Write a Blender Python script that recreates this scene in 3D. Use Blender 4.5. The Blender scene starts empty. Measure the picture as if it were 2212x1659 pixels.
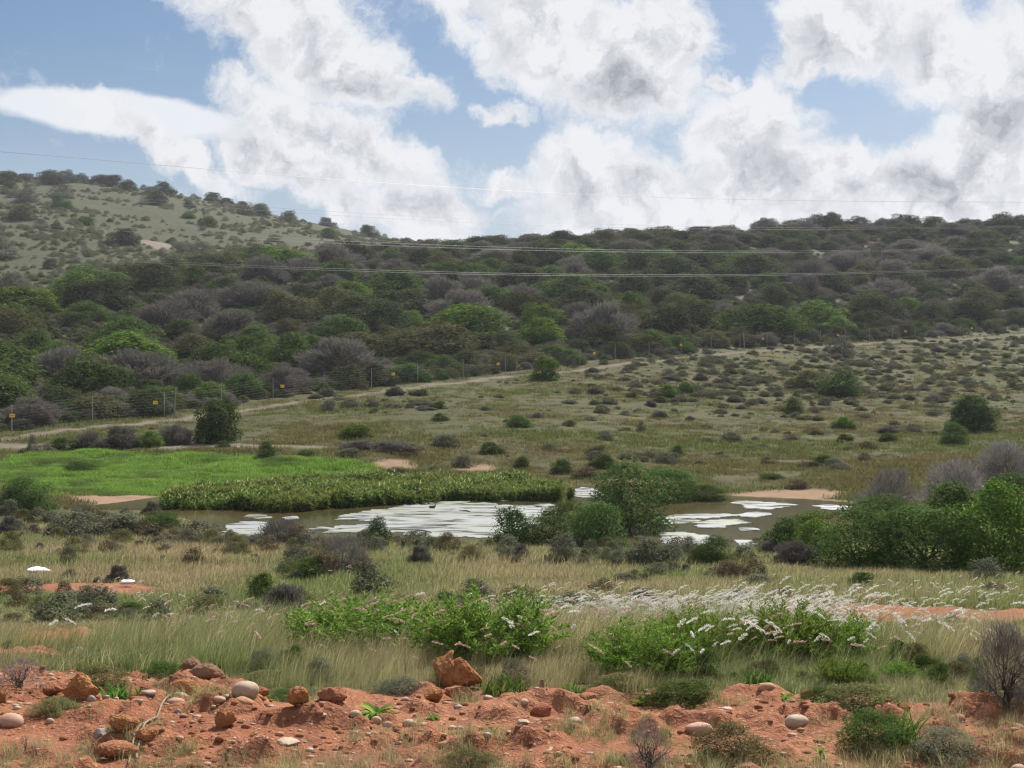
import bpy, math, random
import numpy as np
from mathutils import Vector

# ------------------------------------------------------------------ scene, camera, sky, sun
S = bpy.context.scene
COL = S.collection
F = 3039.0; CX = 1106.0; CY = 829.0; EYE = 1.6        # measuring frame of the photograph: 2212 x 1659, eye 1.6 m
cam_d = bpy.data.cameras.new('camera')
cam = bpy.data.objects.new('camera', cam_d); COL.objects.link(cam)
cam.location = (0, 0, EYE); cam.rotation_euler = (math.radians(90), 0, 0)
cam_d.sensor_fit = 'HORIZONTAL'; cam_d.sensor_width = 36.0
cam_d.lens = 18.0 / (CX / F)
cam_d.clip_start = 0.1; cam_d.clip_end = 6000
S.camera = cam

SUN_EL, SUN_AZ = math.radians(47), math.radians(26)   # azimuth to the right of the view direction (+Y)
EXPOSURE = 0.68

world = bpy.data.worlds.new('World'); S.world = world; world.use_nodes = True


def build_world():
    nt = world.node_tree; N = nt.nodes; L = nt.links; N.clear()

    def node(t, **kw):
        n = N.new(t)
        for k, v in kw.items():
            setattr(n, k, v)
        return n

    def mth(op, a, b=None, c=None, clamp=False):
        n = node('ShaderNodeMath', operation=op, use_clamp=clamp)
        for i, v in enumerate((a, b, c)):
            if v is None:
                continue
            if isinstance(v, (int, float)):
                n.inputs[i].default_value = v
            else:
                L.new(v, n.inputs[i])
        return n.outputs[0]

    def smooth(v, lo, hi):
        n = node('ShaderNodeMapRange', interpolation_type='SMOOTHSTEP')
        L.new(v, n.inputs[0]); n.inputs[1].default_value = lo; n.inputs[2].default_value = hi
        return n.outputs[0]

    def vadd(a, b):
        n = node('ShaderNodeVectorMath', operation='ADD'); L.new(a, n.inputs[0])
        if isinstance(b, tuple):
            n.inputs[1].default_value = b
        else:
            L.new(b, n.inputs[1])
        return n.outputs[0]

    def noise(vec, scale, detail, rough=0.55):
        n = node('ShaderNodeTexNoise')
        L.new(vec, n.inputs['Vector']); n.inputs['Scale'].default_value = scale
        n.inputs['Detail'].default_value = detail; n.inputs['Roughness'].default_value = rough
        return n

    def blob(vec, x, y, a, b, tilt=0.0):
        m = node('ShaderNodeMapping', vector_type='TEXTURE')
        L.new(vec, m.inputs['Vector'])
        d = Vector(((x - CX) / F, 1.0, (CY - y) / F)).normalized()
        m.inputs['Location'].default_value = d
        m.inputs['Rotation'].default_value = (0, math.radians(tilt), 0)
        m.inputs['Scale'].default_value = (a / F, 0.35, b / F)
        g = node('ShaderNodeTexGradient', gradient_type='SPHERICAL')
        L.new(m.outputs[0], g.inputs[0])
        return g.outputs['Fac']

    tc = node('ShaderNodeTexCoord'); V = tc.outputs['Generated']
    wn = noise(V, 34, 5, 0.6)
    wv = node('ShaderNodeVectorMath', operation='SUBTRACT'); L.new(wn.outputs['Color'], wv.inputs[0]); wv.inputs[1].default_value = (.5, .5, .5)
    ws = node('ShaderNodeVectorMath', operation='SCALE'); L.new(wv.outputs[0], ws.inputs[0]); ws.inputs['Scale'].default_value = 0.040
    wl = noise(V, 9, 2, 0.5)
    wl2 = node('ShaderNodeVectorMath', operation='SUBTRACT'); L.new(wl.outputs['Color'], wl2.inputs[0]); wl2.inputs[1].default_value = (.5, .5, .5)
    wl3 = node('ShaderNodeVectorMath', operation='SCALE'); L.new(wl2.outputs[0], wl3.inputs[0]); wl3.inputs['Scale'].default_value = 0.05
    W = vadd(vadd(V, ws.outputs[0]), wl3.outputs[0])

    clouds = [(640, 60, 430, 165, 30), (560, 40, 330, 120, 20), (790, 165, 250, 90, 18),
              (1190, 90, 420, 190, 20), (1400, 195, 250, 120, 5), (1450, 90, 180, 120, 0), (1080, 245, 120, 45, 10),
              (350, 335, 290, 58, 27), (740, 310, 360, 120, 25), (640, 370, 290, 85, 15), (560, 350, 120, 80, 0), (900, 455, 220, 90, 0),
              (760, 445, 90, 40, 0),
              (1290, 365, 240, 140, 0), (1400, 420, 420, 120, 0), (1640, 290, 210, 170, 0), (1720, 390, 420, 150, 0),
              (1990, 370, 460, 150, -8), (2150, 300, 260, 240, 0), (1840, 80, 330, 150, 0), (2060, 110, 330, 170, 0),
              (2190, 210, 200, 200, 0), (1500, 460, 620, 110, 0), (2020, 440, 460, 120, 0), (880, 480, 220, 70, 10), (1100, 400, 110, 50, 0), (1760, 140, 200, 90, 0), (1560, 180, 60, 40, 0)]
    acc = None
    for c in clouds:
        g = blob(W, *c)
        acc = g if acc is None else mth('MAXIMUM', acc, g)
    # blue gaps
    hole = mth('MAXIMUM', blob(W, 1870, 225, 260, 150, 10), blob(W, 1600, 40, 90, 170, -20))
    hole = mth('MAXIMUM', hole, blob(W, 960, 120, 70, 200, -35))
    hole = mth('MAXIMUM', hole, blob(W, 1080, 320, 130, 130, 0))
    acc = mth('SUBTRACT', acc, mth('MULTIPLY', hole, 0.5))
    # the same broken cumulus goes on all around outside the view
    front = blob(V, 1106, 300, 2100, 1250)
    far = smooth(front, 0.42, 0.16)
    gen = noise(V, 5.0, 3, 0.5)
    genv = mth('MULTIPLY', smooth(gen.outputs['Fac'], 0.36, 0.66), 0.62)
    acc = mth('MAXIMUM', acc, mth('MULTIPLY', genv, far))

    f1 = noise(W, 21, 10, 0.66)
    f2 = noise(vadd(W, (0.008, 0.0, 0.017)), 21, 6, 0.62)
    dens = mth('ADD', mth('MULTIPLY', acc, 1.75), mth('MULTIPLY', mth('SUBTRACT', f1.outputs['Fac'], 0.5), 2.3))
    dens = mth('SUBTRACT', dens, 0.37)
    alpha = smooth(dens, -0.26, 0.52)
    # lenticular veil on the left
    ln = noise(V, 8, 2)
    wsmall = node('ShaderNodeVectorMath', operation='SCALE'); L.new(wv.outputs[0], wsmall.inputs[0]); wsmall.inputs['Scale'].default_value = 0.010
    len_b = blob(vadd(V, wsmall.outputs[0]), 255, 244, 290, 52, 3)
    lstreak = node('ShaderNodeMapping'); L.new(V, lstreak.inputs['Vector']); lstreak.inputs['Scale'].default_value = (9, 9, 120)
    ltex = noise(lstreak.outputs[0], 1.0, 4, .6)
    lens = smooth(mth('ADD', len_b, mth('MULTIPLY', mth('SUBTRACT', ltex.outputs['Fac'], .5), .22)), 0.02, 0.30)
    # self shading: denser towards the light -> darker; thick cores greyer
    sh = mth('MULTIPLY', mth('SUBTRACT', f2.outputs['Fac'], f1.outputs['Fac']), 3.1)
    thick = smooth(dens, 0.25, 0.95)
    grey = None
    for c in [(1090, 45, 150, 70, 10), (1375, 200, 200, 75, 5), (770, 320, 190, 55, 25), (1640, 380, 170, 80, 0), (2150, 300, 160, 130, 0),
              (1960, 390, 260, 60, 0), (800, 180, 140, 45, 0), (1380, 400, 150, 50, 0), (1900, 110, 200, 60, 0)]:
        g = blob(W, *c)
        grey = g if grey is None else mth('MAXIMUM', grey, g)
    big = noise(V, 11, 3)
    genshade = mth('MULTIPLY', mth('MULTIPLY', smooth(big.outputs['Fac'], 0.45, 0.7), far), 0.6)
    grey = mth('MAXIMUM', smooth(grey, 0.0, 0.75), genshade)
    dark = mth('ADD', mth('MULTIPLY', mth('MULTIPLY', grey, thick), 0.36), mth('MULTIPLY', thick, 0.06))
    fine = mth('MULTIPLY', mth('SUBTRACT', noise(W, 70, 5, .6).outputs['Fac'], .5), .5)
    dark = mth('ADD', mth('ADD', dark, mth('MULTIPLY', mth('ADD', fine, sh), mth('ADD', mth('MULTIPLY', thick, .75), .22))), .05, clamp=True)
    ramp = node('ShaderNodeMix', data_type='RGBA')
    L.new(dark, ramp.inputs['Factor'])
    ramp.inputs['A'].default_value = (0.94, 0.95, 0.975, 1)
    ramp.inputs['B'].default_value = (0.36, 0.38, 0.425, 1)
    cl = node('ShaderNodeBackground'); L.new(ramp.outputs['Result'], cl.inputs['Color']); cl.inputs['Strength'].default_value = 0.575
    ln_b = node('ShaderNodeBackground'); ln_b.inputs['Color'].default_value = (0.90, 0.92, 0.95, 1); ln_b.inputs['Strength'].default_value = 0.62

    sky = node('ShaderNodeTexSky', sky_type='NISHITA')
    sky.sun_disc = False; sky.sun_elevation = SUN_EL; sky.sun_rotation = SUN_AZ
    sky.altitude = 100; sky.air_density = 1.0; sky.dust_density = 1.1; sky.ozone_density = 2.0
    hs = node('ShaderNodeHueSaturation'); hs.inputs['Saturation'].default_value = 1.22
    L.new(sky.outputs[0], hs.inputs['Color'])
    bg0 = node('ShaderNodeBackground'); L.new(hs.outputs[0], bg0.inputs['Color']); bg0.inputs['Strength'].default_value = SKY_STRENGTH
    sepv = node('ShaderNodeSeparateXYZ'); L.new(V, sepv.inputs[0])
    veil = node('ShaderNodeBackground'); veil.inputs['Color'].default_value = (0.70, 0.77, 0.90, 1); veil.inputs['Strength'].default_value = 0.50
    bg = node('ShaderNodeMixShader'); L.new(mth('MULTIPLY', smooth(sepv.outputs['Z'], 0.24, 0.02), 0.62), bg.inputs[0]); L.new(bg0.outputs[0], bg.inputs[1]); L.new(veil.outputs[0], bg.inputs[2])
    m1 = node('ShaderNodeMixShader'); L.new(mth('MULTIPLY', lens, 0.88), m1.inputs[0]); L.new(bg.outputs[0], m1.inputs[1]); L.new(ln_b.outputs[0], m1.inputs[2])
    m2 = node('ShaderNodeMixShader'); L.new(mth('MULTIPLY', alpha, 0.97), m2.inputs[0]); L.new(m1.outputs[0], m2.inputs[1]); L.new(cl.outputs[0], m2.inputs[2])
    out = node('ShaderNodeOutputWorld'); L.new(m2.outputs[0], out.inputs['Surface'])
    world.cycles.sampling_method = 'MANUAL'; world.cycles.sample_map_resolution = 512


SKY_STRENGTH = 0.050
build_world()

sun_d = bpy.data.lights.new('sun', 'SUN'); sun = bpy.data.objects.new('sun', sun_d); COL.objects.link(sun)
sun_d.energy = 5.0; sun_d.angle = math.radians(3); sun_d.color = (1.0, 0.955, 0.88)
sdir = Vector((math.sin(SUN_AZ) * math.cos(SUN_EL), math.cos(SUN_AZ) * math.cos(SUN_EL), math.sin(SUN_EL)))
sun.rotation_euler = sdir.to_track_quat('Z', 'Y').to_euler(); sun.location = (60, 40, 90)

S.view_settings.view_transform = 'Standard'; S.view_settings.look = 'None'
S.view_settings.exposure = EXPOSURE; S.view_settings.gamma = 1.0; S.view_settings.use_curve_mapping = False
S.render.engine = 'CYCLES'
cy = S.cycles
cy.use_denoising = True
try:
    cy.denoiser = 'OPENIMAGEDENOISE'; cy.denoising_input_passes = 'RGB_ALBEDO_NORMAL'; cy.denoising_prefilter = 'ACCURATE'
except Exception:
    pass
cy.max_bounces = 5; cy.diffuse_bounces = 3; cy.glossy_bounces = 2; cy.transmission_bounces = 3; cy.volume_bounces = 0; cy.transparent_max_bounces = 4
cy.caustics_reflective = False; cy.caustics_refractive = False; cy.sample_clamp_indirect = 4.0
cy.pixel_filter_type = 'BLACKMAN_HARRIS'; cy.filter_width = 1.3

# ------------------------------------------------------------------ helpers
RNG = np.random.default_rng(7)
random.seed(7)


def hash2(a, b, seed):
    n = (a * 374761393 + b * 668265263 + seed * 974711) & 0xffffffff
    n = ((n ^ (n >> 13)) * 1274126177) & 0xffffffff
    n = n ^ (n >> 16)
    return (n & 0xffff) / 65535.0


def vnoise(x, y, seed=0):
    x = np.asarray(x, float); y = np.asarray(y, float)
    xi = np.floor(x).astype(np.int64); yi = np.floor(y).astype(np.int64)
    xf = x - xi; yf = y - yi
    u = xf * xf * (3 - 2 * xf); v = yf * yf * (3 - 2 * yf)
    a = hash2(xi, yi, seed); b = hash2(xi + 1, yi, seed); c = hash2(xi, yi + 1, seed); d = hash2(xi + 1, yi + 1, seed)
    return (a * (1 - u) + b * u) * (1 - v) + (c * (1 - u) + d * u) * v


def fbm(x, y, octv=4, seed=0, gain=0.5):
    s = 0; a = 1; t = 0
    for o in range(octv):
        s = s + a * vnoise(x * 2 ** o + 17.3 * o, y * 2 ** o - 9.1 * o, seed + o); t += a; a *= gain
    return s / t


def sstep(x, lo, hi):
    t = np.clip((np.asarray(x, float) - lo) / (hi - lo), 0, 1)
    return t * t * (3 - 2 * t)


def mesh(name, V, Fc, mat=None, smooth=False, fattr=None, pattr=None):
    V = np.asarray(V, np.float32); Fc = np.asarray(Fc, np.int32)
    me = bpy.data.meshes.new(name)
    k = Fc.shape[1]; nf = len(Fc)
    me.vertices.add(len(V)); me.vertices.foreach_set('co', V.ravel())
    me.loops.add(nf * k); me.loops.foreach_set('vertex_index', Fc.ravel())
    me.polygons.add(nf); me.polygons.foreach_set('loop_start', np.arange(0, nf * k, k, dtype=np.int32))
    me.polygons.foreach_set('use_smooth', np.full(nf, smooth))
    for dom, dd in (('FACE', fattr), ('POINT', pattr)):
        for n, v in (dd or {}).items():
            a = me.attributes.new(n, 'FLOAT', dom); a.data.foreach_set('value', np.asarray(v, np.float32))
    me.update(calc_edges=True)
    if mat is not None:
        me.materials.append(mat)
    return me


def obj(name, me, parent=None, loc=None, rot=None, scale=None):
    o = bpy.data.objects.new(name, me); COL.objects.link(o)
    if parent is not None:
        o.parent = parent
    if loc is not None:
        o.location = loc
    if rot is not None:
        o.rotation_euler = rot
    if scale is not None:
        o.scale = scale
    return o


def tag(o, label=None, cat=None, group=None, kind=None):
    if label: o['label'] = label
    if cat: o['category'] = cat
    if group: o['group'] = group
    if kind: o['kind'] = kind
    return o


class B:                                     # collects pieces into one mesh
    def __init__(s): s.V = []; s.F = []; s.n = 0; s.R = []
    def add(s, V, Fc, r=0.5):
        V = np.asarray(V, float); Fc = np.asarray(Fc, int)
        s.V.append(V); s.F.append(Fc + s.n); s.n += len(V); s.R.append(np.full(len(Fc), r) if np.isscalar(r) else np.asarray(r))
    def mesh(s, name, mat, smooth=False):
        return mesh(name, np.concatenate(s.V), np.concatenate(s.F), mat, smooth, {'rnd': np.concatenate(s.R)})


def tube(P, R, k=5, r=0.5, b=None):
    P = np.asarray(P, float); n = len(P); R = np.broadcast_to(np.asarray(R, float), (n,))
    T = np.gradient(P, axis=0); T /= np.linalg.norm(T, axis=1)[:, None] + 1e-9
    ref = np.array([0, 0, 1.0]) if abs(T[:, 2]).mean() < 0.8 else np.array([1.0, 0, 0])
    A = np.cross(T, ref); A /= np.linalg.norm(A, axis=1)[:, None] + 1e-9
    Bn = np.cross(T, A)
    ang = np.arange(k) * 2 * math.pi / k
    V = P[:, None, :] + R[:, None, None] * (np.cos(ang)[None, :, None] * A[:, None, :] + np.sin(ang)[None, :, None] * Bn[:, None, :])
    V = V.reshape(-1, 3)
    Fc = []
    for i in range(n - 1):
        for j in range(k):
            j2 = (j + 1) % k
            Fc.append((i * k + j, i * k + j2, (i + 1) * k + j2, (i + 1) * k + j))
    # end caps (quads, degenerate-free for k=4.. use fan of quads)
    base = len(V); V = np.vstack([V, P[:1], P[-1:]])
    for j in range(0, k - 1, 2):
        Fc.append((base, (j + 2) % k, j + 1, j)); Fc.append((base + 1, (n - 1) * k + j, (n - 1) * k + j + 1, (n - 1) * k + (j + 2) % k))
    if k % 2:
        pass
    if b is not None:
        b.add(V, Fc, r)
    return V, np.array(Fc)


def box(b, c, s, r=0.5, rotz=0.0, lean=(0, 0)):
    x, y, z = [v / 2 for v in s]
    V = np.array([(-x, -y, -z), (x, -y, -z), (x, y, -z), (-x, y, -z), (-x, -y, z), (x, -y, z), (x, y, z), (-x, y, z)], float)
    V[:, 0] += (V[:, 2] + z) * lean[0]; V[:, 1] += (V[:, 2] + z) * lean[1]
    ca, sa = math.cos(rotz), math.sin(rotz)
    V = np.stack([V[:, 0] * ca - V[:, 1] * sa, V[:, 0] * sa + V[:, 1] * ca, V[:, 2]], 1) + np.asarray(c, float)
    b.add(V, [(0, 3, 2, 1), (4, 5, 6, 7), (0, 1, 5, 4), (1, 2, 6, 5), (2, 3, 7, 6), (3, 0, 4, 7)], r)


# ------------------------------------------------------------------ materials
def new_mat(name):
    m = bpy.data.materials.new(name); m.use_nodes = True
    nt = m.node_tree; nt.nodes.clear()
    return m, nt.nodes, nt.links


def rgb(c): return (c[0], c[1], c[2], 1.0)


def nmix(N, L, fac, a, b):
    n = N.new('ShaderNodeMix'); n.data_type = 'RGBA'
    for sock, v in ((n.inputs['Factor'], fac), (n.inputs['A'], a), (n.inputs['B'], b)):
        if isinstance(v, (int, float)): sock.default_value = v
        elif isinstance(v, tuple): sock.default_value = rgb(v)
        else: L.new(v, sock)
    return n.outputs['Result']


def leaf_mat(name, a, b, c=None, trans=0.3, rough=0.85, tint=None, objvar=0.4, leafvar=0.45, spec=0.0):
    """leaf colour runs from a to b leaf by leaf; some leaves c; each plant a little lighter or darker; tint: colour a patch of plants drifts to"""
    m, N, L = new_mat(name)
    at = N.new('ShaderNodeAttribute'); at.attribute_name = 'rnd'
    oi = N.new('ShaderNodeObjectInfo')
    col = nmix(N, L, at.outputs['Fac'], a, b)
    if c is not None:
        gt = N.new('ShaderNodeMath'); gt.operation = 'GREATER_THAN'; gt.inputs[1].default_value = 0.86; L.new(at.outputs['Fac'], gt.inputs[0])
        col = nmix(N, L, gt.outputs[0], col, c)
    if tint is not None:
        ti = N.new('ShaderNodeAttribute'); ti.attribute_name = 'tint'; ti.attribute_type = 'INSTANCER'
        col = nmix(N, L, ti.outputs['Fac'], col, tint)
    wob = N.new('ShaderNodeMath'); wob.operation = 'MULTIPLY'; wob.inputs[1].default_value = 7.31; L.new(at.outputs['Fac'], wob.inputs[0])
    fr = N.new('ShaderNodeMath'); fr.operation = 'FRACT'; L.new(wob.outputs[0], fr.inputs[0])
    v1 = N.new('ShaderNodeMapRange'); L.new(fr.outputs[0], v1.inputs[0]); v1.inputs[3].default_value = 1 - leafvar * .5; v1.inputs[4].default_value = 1 + leafvar * .5
    v2 = N.new('ShaderNodeMapRange'); L.new(oi.outputs['Random'], v2.inputs[0]); v2.inputs[3].default_value = 1 - objvar * .5; v2.inputs[4].default_value = 1 + objvar * .5
    vm = N.new('ShaderNodeMath'); vm.operation = 'MULTIPLY'; L.new(v1.outputs[0], vm.inputs[0]); L.new(v2.outputs[0], vm.inputs[1])
    hs = N.new('ShaderNodeHueSaturation'); L.new(col, hs.inputs['Color']); L.new(vm.outputs[0], hs.inputs['Value'])
    hr = N.new('ShaderNodeMapRange'); L.new(oi.outputs['Random'], hr.inputs[0]); hr.inputs[3].default_value = 0.485; hr.inputs[4].default_value = 0.515; L.new(hr.outputs[0], hs.inputs['Hue'])
    p = N.new('ShaderNodeBsdfPrincipled'); L.new(hs.outputs[0], p.inputs['Base Color']); p.inputs['Roughness'].default_value = rough
    p.inputs['Specular IOR Level'].default_value = spec
    t = N.new('ShaderNodeBsdfTranslucent'); L.new(hs.outputs[0], t.inputs['Color'])
    mx = N.new('ShaderNodeMixShader'); mx.inputs[0].default_value = trans; L.new(p.outputs[0], mx.inputs[1]); L.new(t.outputs[0], mx.inputs[2])
    o = N.new('ShaderNodeOutputMaterial'); L.new(mx.outputs[0], o.inputs['Surface'])
    return m


def solid_mat(name, a, b, scale=8.0, rough=0.8, bump=0.3, spec=0.3, c=None, objvar=0.25, bscale=4.0, metal=0.0):
    m, N, L = new_mat(name)
    tc = N.new('ShaderNodeTexCoord'); oi = N.new('ShaderNodeObjectInfo')
    va = N.new('ShaderNodeVectorMath'); va.operation = 'ADD'; L.new(tc.outputs['Object'], va.inputs[0]); L.new(oi.outputs['Location'], va.inputs[1])
    n1 = N.new('ShaderNodeTexNoise'); L.new(va.outputs[0], n1.inputs['Vector']); n1.inputs['Scale'].default_value = scale; n1.inputs['Detail'].default_value = 5
    mr = N.new('ShaderNodeMapRange'); L.new(n1.outputs['Fac'], mr.inputs[0]); mr.inputs[1].default_value = .35; mr.inputs[2].default_value = .65
    col = nmix(N, L, mr.outputs[0], a, b)
    n2 = N.new('ShaderNodeTexNoise'); L.new(va.outputs[0], n2.inputs['Vector']); n2.inputs['Scale'].default_value = scale * bscale; n2.inputs['Detail'].default_value = 6
    if c is not None:
        mr2 = N.new('ShaderNodeMapRange'); L.new(n2.outputs['Fac'], mr2.inputs[0]); mr2.inputs[1].default_value = .5; mr2.inputs[2].default_value = .68
        col = nmix(N, L, mr2.outputs[0], col, c)
    v2 = N.new('ShaderNodeMapRange'); L.new(oi.outputs['Random'], v2.inputs[0]); v2.inputs[3].default_value = 1 - objvar * .5; v2.inputs[4].default_value = 1 + objvar * .5
    hs = N.new('ShaderNodeHueSaturation'); L.new(col, hs.inputs['Color']); L.new(v2.outputs[0], hs.inputs['Value'])
    p = N.new('ShaderNodeBsdfPrincipled'); L.new(hs.outputs[0], p.inputs['Base Color']); p.inputs['Roughness'].default_value = rough
    p.inputs['Specular IOR Level'].default_value = spec; p.inputs['Metallic'].default_value = metal
    if bump:
        bp = N.new('ShaderNodeBump'); bp.inputs['Strength'].default_value = bump; bp.inputs['Distance'].default_value = 0.02
        L.new(n2.outputs['Fac'], bp.inputs['Height']); L.new(bp.outputs[0], p.inputs['Normal'])
    o = N.new('ShaderNodeOutputMaterial'); L.new(p.outputs[0], o.inputs['Surface'])
    return m


# ------------------------------------------------------------------ terrain
ZP = -4.4                                                 # pond level (eye is 6 m above it)
def pond_xy(px, py):
    d = (EYE - ZP) * F / (py - CY)
    return ((px - CX) / F * d, d)


POND = np.array([pond_xy(*p) for p in [(170, 1094), (300, 1102), (400, 1118), (470, 1150), (560, 1163), (750, 1166), (940, 1164), (1100, 1176),
        (1300, 1190), (1500, 1192), (1610, 1188), (1660, 1172), (1720, 1145), (1800, 1118), (1850, 1098), (1840, 1086), (1750, 1078), (1600, 1072),
        (1500, 1066), (1400, 1058), (1300, 1050), (1220, 1045), (1000, 1040), (700, 1042), (450, 1052), (340, 1073), (250, 1086)]])


def poly_sdf(x, y, poly):
    """signed distance to a polygon, negative inside"""
    x = np.asarray(x, float); y = np.asarray(y, float)
    d2 = np.full(x.shape, 1e18); ins = np.zeros(x.shape, bool)
    n = len(poly)
    for i in range(n):
        ax, ay = poly[i]; bx, by = poly[(i + 1) % n]
        ex, ey = bx - ax, by - ay
        t = np.clip(((x - ax) * ex + (y - ay) * ey) / (ex * ex + ey * ey), 0, 1)
        d2 = np.minimum(d2, (x - ax - t * ex) ** 2 + (y - ay - t * ey) ** 2)
        c = ((ay > y) != (by > y)) & (x < (bx - ax) * (y - ay) / (by - ay + 1e-12) + ax)
        ins ^= c
    return np.where(ins, -1, 1) * np.sqrt(d2)


BASE = [(-60, 0.2), (0, 0.0), (7.0, 0.0), (8.0, -0.08), (10, -0.36), (14, -0.98), (20, -1.9), (30, -2.9), (40, -3.65), (50, -4.22), (60, -4.30), (75, -4.33), (86, -4.28)]
COLS = {   # image column: (depth in m, image row of the ground at that depth)
    -1500: [(95, 990), (106, 960), (125, 890), (160, 800), (210, 690), (240, 650), (300, 600), (380, 500), (450, 440), (600, 350), (660, 350), (800, 380)],
    0: [(90, 1025), (95, 990), (100, 970), (108, 955), (113, 930), (130, 880), (160, 800), (190, 725), (210, 680), (240, 655), (300, 625), (340, 575), (380, 525), (450, 475), (600, 392), (640, 388), (700, 400), (900, 460)],
    150: [(90, 1025), (95, 988), (100, 972), (106, 958), (117, 915), (140, 850), (170, 775), (210, 695), (235, 652), (260, 632), (300, 620), (340, 578), (390, 520), (450, 482), (600, 398), (650, 394), (720, 410), (900, 470)],
    300: [(90, 1025), (95, 985), (100, 968), (106, 957), (122, 905), (150, 825), (190, 730), (240, 645), (275, 604), (300, 604), (340, 582), (395, 522), (420, 526), (460, 502), (540, 443), (610, 407), (650, 407), (720, 425), (900, 480)],
    450: [(90, 1025), (95, 985), (100, 965), (106, 953), (130, 886), (160, 808), (200, 722), (260, 616), (295, 580), (330, 586), (400, 556), (450, 522), (540, 462), (620, 432), (660, 432), (740, 450), (900, 500)],
    600: [(90, 1027), (95, 985), (100, 963), (106, 950), (137, 864), (170, 790), (220, 692), (280, 594), (315, 566), (350, 578), (420, 548), (500, 502), (630, 466), (680, 468), (760, 480), (900, 520)],
    830: [(90, 1030), (95, 990), (100, 965), (106, 942), (150, 840), (190, 750), (250, 642), (310, 578), (360, 551), (400, 560), (500, 538), (640, 512), (700, 514), (900, 540)],
    1000: [(90, 1032), (95, 1005), (103, 965), (110, 938), (160, 819), (200, 745), (260, 640), (330, 562), (380, 538), (450, 552), (640, 545), (900, 570)],
    1200: [(90, 1034), (95, 1012), (103, 970), (112, 940), (140, 868), (172, 798), (210, 728), (270, 632), (340, 550), (395, 523), (470, 538), (650, 540), (900, 570)],
    1500: [(90, 1035), (95, 1018), (110, 967), (135, 900), (170, 812), (194, 764), (230, 708), (290, 622), (360, 543), (420, 511), (480, 527), (650, 535), (900, 570)],
    1800: [(90, 1035), (95, 1018), (110, 972), (140, 900), (180, 812), (220, 747), (250, 712), (300, 636), (370, 540), (430, 494), (500, 510), (650, 530), (900, 560)],
    2212: [(90, 1035), (95, 1015), (110, 975), (150, 885), (200, 797), (262, 724), (310, 648), (380, 548), (440, 489), (520, 503), (650, 520), (900, 560)],
    3600: [(90, 1035), (95, 1015), (110, 975), (150, 885), (200, 797), (262, 720), (310, 645), (380, 545), (440, 480), (520, 490), (650, 515), (900, 560)],
}
ND, NU = 700, 360
TLD = np.linspace(math.log(3.0), math.log(1500.0), ND)
TU = np.linspace(-1.1, 1.1, NU)
_d = np.exp(TLD)
_cols = sorted(COLS)
_prof = []
for cx_ in _cols:
    pts = BASE + [(d, EYE + d * (CY - py) / F) for d, py in COLS[cx_]] + [(1100, 10.0), (1600, 0.0)]
    pd, pz = zip(*pts)
    _prof.append(np.interp(_d, pd, pz))
_prof = np.array(_prof)
_cu = (np.array(_cols) - CX) / F
TAB = np.array([np.interp(TU, _cu, _prof[:, j]) for j in range(ND)]).T     # [u, d]
def _blur(A, k, axis):
    w = np.hanning(2 * k + 3)[1:-1]; w /= w.sum()
    P = np.pad(A, [(k, k) if a == axis else (0, 0) for a in range(2)], mode='edge')
    return sum(w[i] * np.take(P, np.arange(i, i + A.shape[axis]), axis) for i in range(2 * k + 1))
TAB = _blur(_blur(TAB, 8, 0), 5, 1)


def z_smooth(x, y):
    x = np.asarray(x, float); y = np.asarray(y, float)
    d = np.maximum(y, 3.0)
    u = np.clip(x / d, -1.09, 1.09)
    fi = (u - TU[0]) / (TU[1] - TU[0]); fj = np.clip((np.log(d) - TLD[0]) / (TLD[1] - TLD[0]), 0, ND - 1.001)
    i = fi.astype(int); j = fj.astype(int); a = fi - i; b = fj - j
    z = (TAB[i, j] * (1 - a) + TAB[i + 1, j] * a) * (1 - b) + (TAB[i, j + 1] * (1 - a) + TAB[i + 1, j + 1] * a) * b
    sel = (d > 40) & (d < 100)
    if np.any(sel):
        s = np.full(x.shape, 50.0); s[sel] = poly_sdf(x[sel], y[sel], POND)
        w = sstep(s, 0.0, 7.0)
        zb = np.maximum(z, ZP + 0.06 + 0.02 * np.maximum(s, 0))
        z2 = ZP + 0.05 * np.clip(s, 0, 3) + (zb - ZP) * w
        z2 = np.where(s < 0, ZP - np.minimum(0.7, -s * 0.22), z2)
        z = np.where(sel, z2, z)
    return z


def p_of(x, y, z):
    return CX + F * x / np.maximum(y, .1), CY - F * (z - EYE) / np.maximum(y, .1)


def ell(px, py, items, nz=None):
    m = np.zeros(px.shape)
    for cx_, cy_, rx, ry in items:
        q = 1 - np.sqrt(((px - cx_) / rx) ** 2 + ((py - cy_) / ry) ** 2)
        m = np.maximum(m, q)
    if nz is not None:
        m = np.where(m > -0.2, m + nz, m)
    return m


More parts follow.
